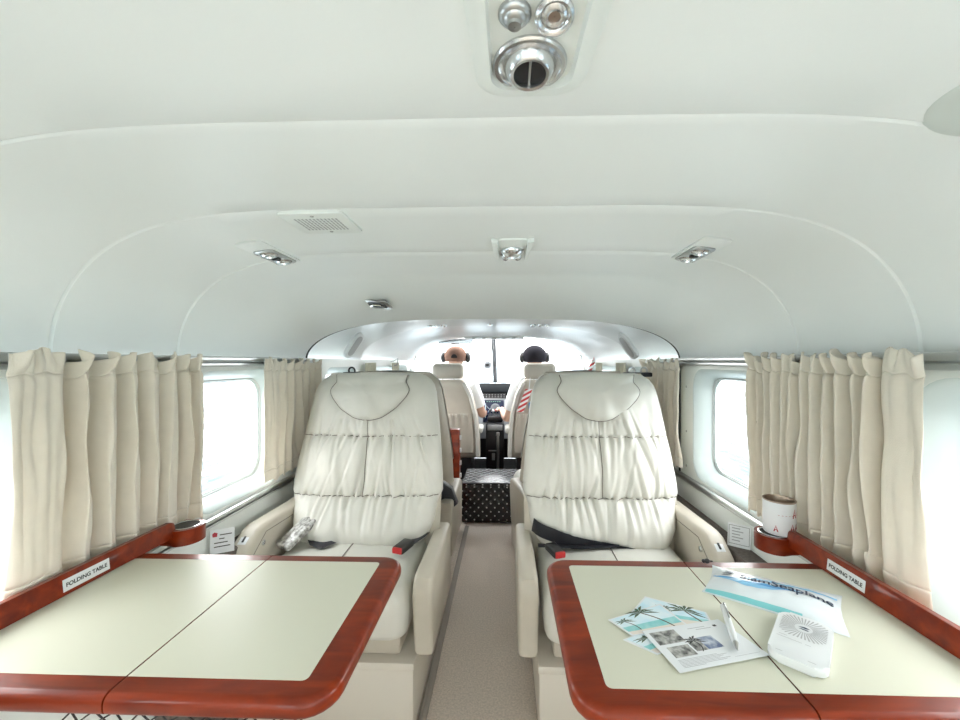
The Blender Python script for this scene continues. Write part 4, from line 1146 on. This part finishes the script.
# pilot seats
def pilot_seat(x, label):
    t = thing('pilot_seat', (x, 3.6, 0), label, 'pilot seat', 'pilot seats')
    TN = M['leathert']
    def hwp(z): return interp([(.22, .285), (.45, .280), (.62, .262), (.80, .215), (.90, .165), (.93, .140)], z)
    def ycp(z): return 3.58 - .10 * (z - .5)
    def body(z0, z1, n, th0, th1, ins=0.):
        rings = []
        for i in range(n + 1):
            z = z0 + (z1 - z0) * i / n; w = hwp(z) - ins; ring = []
            e = min(1, (i + .4) / 1.6, (n - i + .4) / 1.6) ** .5
            for k_ in range(32):
                a = 2 * PI * k_ / 32; ca, sa = math.cos(a), math.sin(a)
                xx = w * (1 if ca >= 0 else -1) * abs(ca) ** .45; yy = (1 if sa >= 0 else -1) * abs(sa) ** .6
                ring.append(Vector((x + xx * (.97 + .03 * e), ycp(z) + (th1 if yy > 0 else th0) * yy * e, z)))
            rings.append(ring)
        return rings
    mb = MB(); mb.loft(body(.225, .925, 24, .075, .05), True, True); mb.build('backrest', TN, t, angle=60)
    # raised side rolls seen from behind
    mb = MB()
    for s_ in (-1, 1): mb.tube([(x + s_ * (hwp(z) - .020), ycp(z) - .066, z) for z in [.24 + .66 * i / 12 for i in range(13)]], .017, 8)
    mb.build('side_piping', M['leather'], t)
    mb = MB()
    def pk(u, v):
        z = .27 + .36 * v; w = hwp(z) - .055; xx = -w + 2 * w * u
        return Vector((x + xx, ycp(z) - .076 - .020 * math.sin(PI * u) ** .5 * (.4 + .6 * v) - .006 * math.sin(u * 46) * v ** 3 - .004 * nz(u * 14, v * 4, x), z))
    mb.grid(pk, 50, 20); pkt = mb.build('map_pocket', TN, t, angle=80, solid=.004)
    mb = MB()
    for i in range(12):
        u = .06 + .88 * i / 11; p = pk(u, 1); mb.rbox(p + Vector((0, -.003, -.018)), (.004, .003, .030), .001)
    mb.build('gathers', M['leather'], pkt)  # small raised strips for the gathers along the pocket top
    mb = MB(); mb.rbox((x, 3.545, 1.000), (.285, .105, .140), .045, 5); mb.build('headrest', TN, t, angle=60)
    mb = MB()
    for s_ in (-.05, .05): mb.tube([(x + s_, 3.55, .90), (x + s_, 3.55, .96)], .007, 8)
    mb.build('headrest_post', M['chrome'], t)
    mb = MB(); mb.rbox((x, 3.86, .262), (.46, .44, .11), .04, 4); mb.build('cushion', TN, t)
    mb = MB(); mb.box2((x - .20, 3.66, .004), (x + .20, 4.02, .207), .01); mb.build('base', M['black'], t)
    s_ = 1 if x < 0 else -1
    mb = MB(); mb.rbox((x + s_ * .275, 3.66, .47), (.062, .22, .060), .024, 4); arm = mb.build('armrest', M['leather'], t)
    mb = MB(); mb.tube([(x + s_ * .245, 3.58, .44), (x + s_ * .275, 3.60, .46)], .012, 8); mb.build('pivot', M['satin'], arm)
    return t
psL = pilot_seat(-.44, 'tan pilot seat holding the pilot in the tan cap')
psR = pilot_seat(.372, 'tan pilot seat with the striped strap on its back')

# ------------------------------------------------------------------ people
def skin_mesh(verts, edges, radii, name, m, parent, sub=2, root=0):
    off = Vector(); p = parent
    while p is not None: off += p.location; p = p.parent
    me = bpy.data.meshes.new(name); me.from_pydata([Vector(v) - off for v in verts], edges, [])
    o = bpy.data.objects.new(name, me); COL.objects.link(o)
    md = o.modifiers.new('skin', 'SKIN'); md.use_smooth_shade = True
    for i, r_ in enumerate(radii):
        sv = me.skin_vertices[0].data[i]; sv.radius = (r_, r_) if not isinstance(r_, tuple) else r_
        sv.use_root = (i == root)
    ss = o.modifiers.new('sub', 'SUBSURF'); ss.levels = sub; ss.render_levels = sub
    dg = bpy.context.evaluated_depsgraph_get(); dg.update()
    nm = bpy.data.meshes.new_from_object(o.evaluated_get(dg)); o.modifiers.clear(); o.data = nm
    nm.materials.clear(); nm.materials.append(m)
    nm.polygons.foreach_set('use_smooth', [True] * len(nm.polygons))
    o.parent = parent
    return o
def person(x, hx, label, inner_sh, inner_el, inner_ha, outer_sh, outer_el, outer_ha, capkind):
    t = thing('person', (x, 3.815, .40), label, 'person', 'pilots')
    P = Vector((x, 3.815, .46))
    V = [P, (x, 3.805, .58), (x, 3.790, .72), (x, 3.775, .84), (hx, 3.780, .94), (hx, 3.790, 1.02), (hx, 3.800, 1.10), (hx, 3.800, 1.17)]
    Rr = [(.15, .12), (.14, .11), (.155, .115), (.15, .10), (.060, .060), (.058, .058), (.082, .092), (.075, .088)]
    Ed = [(0, 1), (1, 2), (2, 3), (3, 4), (4, 5), (5, 6), (6, 7)]
    def chain(start, pts, rs):
        k_ = start
        for p, r_ in zip(pts, rs):
            V.append(p); Rr.append(r_); Ed.append((k_, len(V) - 1)); k_ = len(V) - 1
        return k_
    for sh, el, ha in ((inner_sh, inner_el, inner_ha), (outer_sh, outer_el, outer_ha)):
        sh, el, ha = Vector(sh), Vector(el), Vector(ha)
        dirn = (ha - el).normalized()
        chain(3, [sh, (sh + el) / 2, el, (el * .6 + ha * .4), ha - dirn * .02, ha + dirn * .05], [.058, .050, .042, .040, .026, (.034, .022)])
    for s_ in (-1, 1):
        chain(0, [(x + s_ * .10, 3.895, .45), (x + s_ * .12, 4.06, .46), (x + s_ * .13, 4.20, .42), (x + s_ * .12, 4.26, .22), (x + s_ * .12, 4.29, .07), (x + s_ * .12, 4.40, .045)], [.085, .075, .062, .052, .038, .035])
    body = skin_mesh(V, Ed, Rr, 'body', M['skin'], t)
    # fingers, ears, nose join the body mesh
    mb = MB()
    for sh, el, ha in ((inner_sh, inner_el, inner_ha), (outer_sh, outer_el, outer_ha)):
        el, ha = Vector(el), Vector(ha); dn = (ha - el).normalized(); sd_ = dn.cross(Vector((0, 0, 1))).normalized(); up_ = sd_.cross(dn)
        for i, L in enumerate((.062, .072, .068, .052)):
            b0 = ha + dn * .055 + sd_ * (-.030 + .020 * i)
            mb.tube([b0 - dn * .015, b0 + dn * L * .4 - up_ * .004, b0 + dn * L * .75 - up_ * .022, b0 + dn * L * .80 - up_ * .045], [.0095, .0092, .0085, .0070], 8)
        b0 = ha + dn * .015 - sd_ * .030
        mb.tube([b0, b0 - sd_ * .018 + dn * .022 - up_ * .008, b0 - sd_ * .012 + dn * .050 - up_ * .024], [.011, .010, .0075], 8)
    mb.ell((hx, 3.897, 1.115), (.012, .018, .022), 10, 8)
    for s_ in (-1, 1): mb.ell((hx + s_ * .082, 3.800, 1.12), (.010, .022, .032), 10, 8); mb.ell((hx + s_ * .032, 3.883, 1.145), (.013, .008, .008), 10, 8)
    mb.ell((hx, 3.890, 1.073), (.024, .008, .007), 10, 6)
    tmp = mb.build('tmp', M['skin'], t)
    bm_ = bmesh.new(); bm_.from_mesh(body.data); bm_.from_mesh(tmp.data); bm_.to_mesh(body.data); bm_.free()
    bpy.data.objects.remove(tmp)
    body.data.polygons.foreach_set('use_smooth', [True] * len(body.data.polygons))
    # shirt with short sleeves
    V2 = [(x, 3.815, .44), (x, 3.805, .58), (x, 3.790, .72), (x, 3.775, .845), (hx, 3.780, .915)]; R2 = [(.165, .135), (.158, .125), (.176, .130), (.185, .128), (.080, .075)]; E2 = [(0, 1), (1, 2), (2, 3), (3, 4)]
    for sh, el in ((inner_sh, inner_el), (outer_sh, outer_el)):
        sh, el = Vector(sh), Vector(el); k_ = 3
        for p, r_ in ((sh, .088), (sh * .5 + el * .5, .072), (sh * .18 + el * .82, .066)):
            V2.append(p); R2.append(r_); E2.append((k_, len(V2) - 1)); k_ = len(V2) - 1
    skin_mesh(V2, E2, R2, 'shirt', M['shirt'], t)
    V3 = [(x, 3.825, .44)]; R3 = [(.165, .125)]; E3 = []
    for s_ in (-1, 1):
        k_ = 0
        for p, r_ in (((x + s_ * .10, 3.895, .45), .098), ((x + s_ * .12, 4.06, .46), .087), ((x + s_ * .13, 4.20, .42), .074), ((x + s_ * .12, 4.26, .22), .064), ((x + s_ * .12, 4.29, .09), .055)):
            V3.append(p); R3.append(r_); E3.append((k_, len(V3) - 1)); k_ = len(V3) - 1
    skin_mesh(V3, E3, R3, 'trousers', M['trousers'], t)
    hc = Vector((hx, 3.800, 1.135))
    # hair low on the head and a cap over it
    mb = MB(); rings = []
    for j in range(9):
        ph = R(-25 + 115 * j / 8); cr = max(math.cos(ph), .01)
        rings.append([hc + Vector((.096 * cr * math.cos(2 * PI * k_ / 28), -.004 + .108 * cr * math.sin(2 * PI * k_ / 28) - (.012 if math.sin(2 * PI * k_ / 28) > .5 and ph < .3 else 0), .088 * math.sin(ph))) for k_ in range(28)])
    mb.loft(rings, True, True); mb.build('hair', M['hair'], t, angle=80)
    mb = MB(); rings = []
    cm = M['cap'] if capkind == 'tan' else M['capdark']
    sc_ = (1.06, 1.05, 1.14) if capkind == 'tan' else (1.14, 1.12, 1.20)
    for j in range(10):
        ph = R((-30 if capkind == 'tan' else -34) + (120 if capkind == 'tan' else 124) * j / 9); cr = max(math.cos(ph), .01)
        rings.append([hc + Vector((.100 * sc_[0] * cr * math.cos(2 * PI * k_ / 36), -.002 + .112 * sc_[1] * cr * math.sin(2 * PI * k_ / 36), .086 * sc_[2] * math.sin(ph))) for k_ in range(36)])
    mb.loft(rings, True, False); mb.add(rings[-1], [tuple(range(36))])
    cp = mb.build('cap', cm, t, angle=80, solid=.004)
    mb = MB()
    def brim(u, v):
        a = R(30 + 120 * u); r_ = .108 + .065 * v * math.sin(R(180 * u)) ** .5
        return hc + Vector((r_ * math.cos(a), r_ * math.sin(a) + .004, .008 - .018 * v))
    mb.grid(brim, 20, 5); mb.build('brim', cm, cp, solid=.004)
    if capkind == 'tan':
        mb = MB(); mb.prism([(-.030, 0), (.030, 0)] + [(.030 * math.cos(R(180 * i / 12)), .036 * math.sin(R(180 * i / 12))) for i in range(1, 12)], Matrix(((1, 0, 0, hc.x), (0, .10, -1, hc.y - .113), (0, 1, 0, hc.z - .018), (0, 0, 0, 1))), .012, .001)
        mb.build('strap_opening', M['hair'], cp)
    # headset
    mb = MB()
    arc_ = [hc + Vector((.121 * math.sin(R(a)), -.01, .02 + .098 * math.cos(R(a)))) for a in range(-95, 96, 10)]
    mb.tube(arc_, .006, 8); hs = mb.build('headset', M['black'] if capkind == 'tan' else M['satin'], t)
    for s_ in (-1, 1):
        mb = MB(); mb.ell(hc + Vector((s_ * .116, -.004, -.012)), (.030, .042, .052), 14, 10); mb.build('ear_cup', M['black'], hs)
    return t
person(-.41, -.405, 'person in white shirt, tan cap and black headset, seen from behind', (-.245, 3.770, .855), (-.150, 3.775, .585), (-.155, 4.02, .58), (-.575, 3.770, .855), (-.640, 3.815, .60), (-.52, 4.08, .62), 'tan')
person(.37, .345, 'person in white shirt and dark cap, hand on the throttle', (.185, 3.770, .855), (.085, 3.72, .545), (.035, 3.98, .60), (.535, 3.770, .855), (.600, 3.815, .60), (.48, 4.08, .62), 'dark')

# ------------------------------------------------------------------ cockpit
t = thing('instrument_panel', (0, 4.34, .25), 'grey instrument panel with dark screens between the pilots', 'instrument panel')
mb = MB(); mb.box2((-.70, 4.32, .25), (.70, 4.40, .712), .01); mb.build('board', M['panel'], t)
def on_panel(x0, y0, x1, y1, Y=4.318, d=.012):
    a = at(x0, y1, Y=Y); b = at(x1, y0, Y=Y); return (a.x, Y - d, a.z), (b.x, Y, b.z)
for nm, r_ in (('primary_display', (512, 401, 548, 422)), ('primary_display', (444, 401, 478, 422)), ('center_display', (483, 400, 504, 422))):
    lo, hi = on_panel(*r_); mb = MB(); mb.box2(lo, hi, .004); sc_ = mb.build(nm, M['screen'], t)
    mb = MB(); w_ = hi[0] - lo[0]; h2 = hi[2] - lo[2]; yq = lo[1] - .0012
    def ln(u0, v0, u1, v1, th=.004):
        a = Vector((lo[0] + w_ * u0, yq, lo[2] + h2 * v0)); b_ = Vector((lo[0] + w_ * u1, yq, lo[2] + h2 * v1)); mb.tube([a, b_], th * .5, 4)
    ln(.15, .75, .75, .15); ln(.12, .2, .12, .85, .012); ln(.55, .22, .85, .38, .02)
    pr = [Vector((lo[0] + w_ * (.55 + .32 * math.cos(R(a))), yq, lo[2] + h2 * (.30 + .42 * math.sin(R(a))))) for a in range(20, 161, 14)]; mb.tube(pr, .002, 4)
    mb.mat(1)
    for i in range(7): ln(.18 + .1 * i, .93, .23 + .1 * i, .93, .008)
    mb.build('symbology', [M['scrline'], M['scrgreen']], sc_)
lo, hi = on_panel(470, 393, 506, 398); mb = MB(); mb.box2(lo, hi, .003); an = mb.build('annunciator', M['black'], t)
mb = MB()
for i in range(12):
    for j in range(2): mb.rbox((lo[0] + .02 + (hi[0] - lo[0] - .04) * i / 11, lo[1] - .001, lo[2] + .014 + .022 * j), (.014, .002, .008), 0)
mb.build('annunciator_lights', M['cable'], an)
for xx, zz in ((-.30, .40), (-.42, .38), (.16, .40), (.30, .40), (-.20, .36)):
    mb = MB(); mb.lathe([(.035, 0), (.035, .01), (.030, .014), (.0004, .012)], Matrix.Translation((xx, 4.32, zz)) @ Matrix.Rotation(PI / 2, 4, 'X'), 20); mb.build('gauge', M['black'], t)
mb = MB()
def gs(u, v):
    xx = -.72 + 1.44 * u; a = R(-25 + 115 * v); return Vector((xx, 4.36 - .10 * math.cos(a) + .10 * v, .775 + .045 * math.sin(a) - .03 * abs(xx) ** 2 + .01 * v))
mb.grid(gs, 40, 14); mb.box2((-.70, 4.31, .722), (.70, 4.48, .79), .01)
tag(mb.build('glareshield', M['glare']), 'dark padded glareshield on top of the instrument panel', 'glareshield')
# pedestal with levers
t = thing('throttle_quadrant', (-.035, 4.1, 0), 'engine control quadrant with levers between the pilots', 'control quadrant')
mb = MB(); mb.box2((-.125, 3.98, .0), (.055, 4.315, .47), .012); mb.box2((-.115, 4.02, .47), (.045, 4.315, .53), .02); mb.build('pedestal', M['black'], t)
mb = MB(); mb.box2((-.11, 3.972, .40), (.04, 3.982, .455), .003); mb.build('lever_plate', M['cable'], t)
for i, (xx, c) in enumerate(((-.085, 'black'), (-.055, 'white'), (-.025, 'red'), (.005, 'black'))):
    mb = MB(); mb.tube([(xx, 4.08, .52), (xx, 4.03, .585)], .004, 6); lv = mb.build('lever', M['satin'], t)
    mb = MB(); mb.ell((xx, 4.028, .592), (.011, .013, .015), 10, 8); mb.build('knob', M[c if c != 'black' else 'black'], lv)
mb = MB(); mb.lathe([(.05, 0), (.05, .012), (.042, .02), (.030, .022), (.0004, .018)], Matrix.Translation((-.04, 4.316, .585)) @ Matrix.Rotation(PI / 2, 4, 'X'), 24); mb.build('trim_knob', M['post'], t)
mb = MB(); mb.tube([(-.005, 3.93, .03), (-.005, 3.935, .36)], .013, 10); mb.rbox((-.005, 3.935, .37), (.035, .03, .04), .01)
mb.build('flap_lever', M['satin'], t)
mb = MB(); mb.rbox((-.055, 3.968, .20), (.09, .006, .012), .002); mb.rbox((-.05, 3.968, .14), (.03, .006, .07), .004); mb.build('bracket', M['satin'], t)
# yokes
for xx, lab in ((-.42, 'black control wheel in front of the pilot in the tan cap'), (.38, 'black control wheel in front of the pilot in the dark cap')):
    t = thing('control_wheel', (xx, 4.14, .60), lab, 'control wheel', 'control wheels')
    mb = MB(); mb.tube([(xx, 4.318, .56), (xx, 4.14, .60)], .014, 8); mb.build('shaft', M['satin'], t)
    mb = MB(); mb.tube([(xx - .14, 4.13, .68), (xx - .145, 4.12, .62), (xx - .10, 4.13, .575), (xx, 4.14, .60), (xx + .10, 4.13, .575), (xx + .145, 4.12, .62), (xx + .14, 4.13, .68)], .015, 8); mb.build('grip', M['black'], t)
# compass on the centre post, sun visor
t = thing('magnetic_compass', (-.13, 4.28, .99), 'small grey compass hanging before the windshield post', 'compass')
pc = at(487.5, 365, Y=4.2)
mb = MB(); mb.lathe([(.0004, -.035), (.034, -.030), (.040, -.01), (.040, .022), (.034, .035), (.0004, .038)], Matrix.Translation(pc), 20); mb.build('case', M['post'], t)
mb = MB(); mb.box2(pc + Vector((-.022, -.043, -.012)), pc + Vector((.022, -.037, .014)), .002); mb.build('dial', M['black'], t)
mb = MB(); mb.tube([pc + Vector((0, 0, .03)), pc + Vector((.05, .06, .10)), (-.045, 4.26, 1.10)], .006, 6); mb.build('stalk', M['panel'], t)
t = thing('sun_visor', (-.38, 3.66, 1.28), 'tinted sun visor hanging under the windshield top', 'sun visor')
a_, b_ = at(440, 339, Y=3.70), at(475, 344, Y=3.76)
vis = glass_mat('tinted visor acrylic', (.295, .318, .33))
mb = MB(); mb.add([(a_.x, 3.67, 1.288), (b_.x, 3.68, 1.290), (b_.x - .03, 3.71, 1.252), (a_.x - .02, 3.70, 1.248)], [(0, 1, 2, 3)]); mb.build('blade', vis, t, solid=.003)
mb = MB(); mb.tube([(a_.x - .03, 3.667, 1.289), (b_.x + .01, 3.677, 1.291)], .007, 6); mb.build('rod', M['panel'], t)
# overhead fittings along the windshield top
for (x0, y0, x1, y1), lab, nm in (((430, 335, 442, 339), 'dark clip at the windshield top over the pilot in the tan cap', 'visor_mount'), ((556, 337, 574, 341), 'dark clip at the windshield top over the pilot in the dark cap', 'visor_mount')):
    a = at(x0, y1, Y=3.6); b = at(x1, y0, Y=3.6); mb = MB(); mb.box2((a.x, 3.585, a.z), (b.x, 3.63, b.z), .005)
    tag(mb.build(nm, M['glare']), lab, 'mount', 'dark mounts over the windshield')
t = thing('overhead_console', (-.03, 3.5, 1.28), 'white overhead console with small lamps at the windshield top', 'overhead console')
mb = MB(); mb.rbox((-.03, 3.50, 1.296), (.52, .16, .030), .012, 3); mb.build('housing', M['cock'], t)
for i in range(5):
    mb = MB(); mb.rbox((-.20 + .085 * i, 3.425, 1.285), (.03, .014, .016), .004); mb.build('switch', M['satin'], t)
for i, (px_, py_) in enumerate(((437, 322), (490, 327), (540, 322))):
    p = at(px_, py_, Y=2.30)
    mb = MB(); zc = 1.288 if i != 1 else 1.296
    for k_ in range(1 if i == 1 else 3): mb.lathe([(.0004, -.006), (.012, -.006), (.016, 0), (.016, .010)], Matrix.Translation((p.x - .04 + .04 * k_ if i != 1 else p.x, 2.30, zc)), 16)
    tag(mb.build('overhead_spotlight', M['chrome']), ['row of tiny chrome lamps on the overhead above the tan cap', 'single tiny lamp in the middle of the white overhead', 'row of tiny chrome lamps on the overhead above the dark cap'][i], 'lamp', 'tiny overhead lamps')
# striped tags
t = thing('striped_strap', at(526, 401, Y=3.44), 'red and white striped strap hanging on a pilot seat back', 'strap')
a = at(520, 412, Y=3.425); b = at(529, 389, Y=3.44); mb = MB()
mb.loft([[a + Vector((-.03, 0, 0)), a + Vector((.03, 0, 0)), a + Vector((.03, -.006, 0)), a + Vector((-.03, -.006, 0))], [b + Vector((-.03, 0, 0)), b + Vector((.03, 0, 0)), b + Vector((.03, -.006, 0)), b + Vector((-.03, -.006, 0))]], True, True)
mb.build('webbing', M['stripe'], t)
mb = MB(); mb.tube([b, b + Vector((.006, .004, .05)), b + Vector((.012, .03, .095))], .004, 6); mb.build('cord', M['white'], t)
a = at(531, 406, Y=3.43); mb = MB(); mb.rbox(a + Vector((.022, 0, 0)), (.085, .04, .065), .012, 3)
tag(mb.build('hanging_case', M['bluep']), 'blue case hung beside the striped strap', 'case')
for (p0, p1, lab) in ((at(589, 372, Y=3.3), at(594, 360, Y=3.3), 'red striped tag hanging near the cockpit door window, dark cap side'), (at(397, 372, Y=3.2), at(396, 362, Y=3.2), 'small red tag hanging on wires, tan cap side')):
    mb = MB(); w_ = Vector((.016, 0, 0)) if p0.x > 0 else Vector((.010, 0, 0))
    mb.loft([[p0 - w_, p0 + w_, p0 + w_ + Vector((0, .006, 0)), p0 - w_ + Vector((0, .006, 0))], [p1 - w_, p1 + w_, p1 + w_ + Vector((0, .006, 0)), p1 - w_ + Vector((0, .006, 0))]], True, True)
    mb.tube([p1, p1 + Vector((.0, .02, .06))], .003, 5)
    tag(mb.build('warning_tag', M['stripe'] if p0.x > 0 else M['redink']), lab, 'tag', 'hanging red tags')
# wires by the cockpit door, capped side
mb = MB()
w0 = [at(x, y, Y=3.0) for x, y in ((386, 356), (388, 362), (394, 361), (398, 358), (397, 365), (390, 367), (384, 365))]
mb.tube(w0, .004, 5)
tag(mb.build('wire_bundle', M['panel']), 'loose thin wires by the cockpit door window, tan cap side', 'wire')
# yellowed sun curtains at the front side windows
for sx, px0, px1, lab in ((-1, 362, 384, 'small yellowed curtain at the forward side window, tan cap side'), (1, 600, 636, 'small yellowed curtain at the forward side window, dark cap side')):
    t = thing('yellowed_curtain', (sx * .775, 2.6, .9), lab, 'curtain', 'small forward curtains')
    for k_, (a, b) in enumerate(((2.38, 2.56), (2.95, 3.12))):
        mb = MB(); mb.grid(lambda u, v: Vector((sx * (.775 - .008 * math.sin(u * 20)), a + (b - a) * u, 1.075 - .33 * v)), 30, 6); mb.build('panel', M['amber'], t, solid=.003)

# ================================================================== LIGHT, SKY, CAMERA
w = bpy.data.worlds.new('sky'); SC.world = w; w.use_nodes = True
nt = w.node_tree; bg = nt.nodes['Background']
tc = nt.nodes.new('ShaderNodeTexCoord'); sx_ = nt.nodes.new('ShaderNodeSeparateXYZ'); rp = nt.nodes.new('ShaderNodeValToRGB')
nt.links.new(tc.outputs['Generated'], sx_.inputs[0]); nt.links.new(sx_.outputs['Z'], rp.inputs['Fac'])
e = rp.color_ramp.elements; e[0].position = 0; e[0].color = (1, .985, .96, 1); e[1].position = .7; e[1].color = (.97, .98, .98, 1)
nt.links.new(rp.outputs['Color'], bg.inputs['Color']); bg.inputs['Strength'].default_value = 3.0

def portal(c, size, aim):
    l = bpy.data.lights.new('daylight portal', 'AREA'); l.shape = 'RECTANGLE'; l.size, l.size_y = size
    l.cycles.is_portal = True
    o = bpy.data.objects.new('daylight_portal', l); COL.objects.link(o); o.location = c
    o.rotation_euler = Vector(aim).to_track_quat('-Z', 'Y').to_euler()
    return o
for sx in (-1, 1):
    for (a, b) in WINS + [DOORW]:
        portal((sx * .90, (a + b) / 2, .85), (.42, b - a) if False else (b - a, .42), (-sx, 0, 0))
    portal((sx * .90, -1.72, .62), (.85, 1.15), (-sx, 0, 0))
portal((0, 4.45, 1.15), (1.7, .65), (0, -1, 0))

cam = bpy.data.cameras.new('camera'); co = bpy.data.objects.new('camera', cam); COL.objects.link(co)
co.location = (CAMX, 0, CAMZ); co.rotation_euler = (PI / 2, 0, YAW)
cam.sensor_width = 36; cam.lens = 36 * FPX / 960; cam.shift_x = -SHX / 960; cam.shift_y = 2 / 960
cam.clip_start = .02; cam.clip_end = 3000
SC.camera = co
vs = SC.view_settings; SC.display_settings.display_device = 'sRGB'
vs.view_transform = 'Standard'; vs.look = 'None'; vs.gamma = 1; vs.use_curve_mapping = False; vs.exposure = 1.86
cy = SC.cycles
cy.use_denoising = True
cy.max_bounces = 14; cy.diffuse_bounces = 9; cy.glossy_bounces = 4; cy.transmission_bounces = 6; cy.transparent_max_bounces = 16
cy.sample_clamp_indirect = 6; cy.caustics_reflective = False; cy.caustics_refractive = False
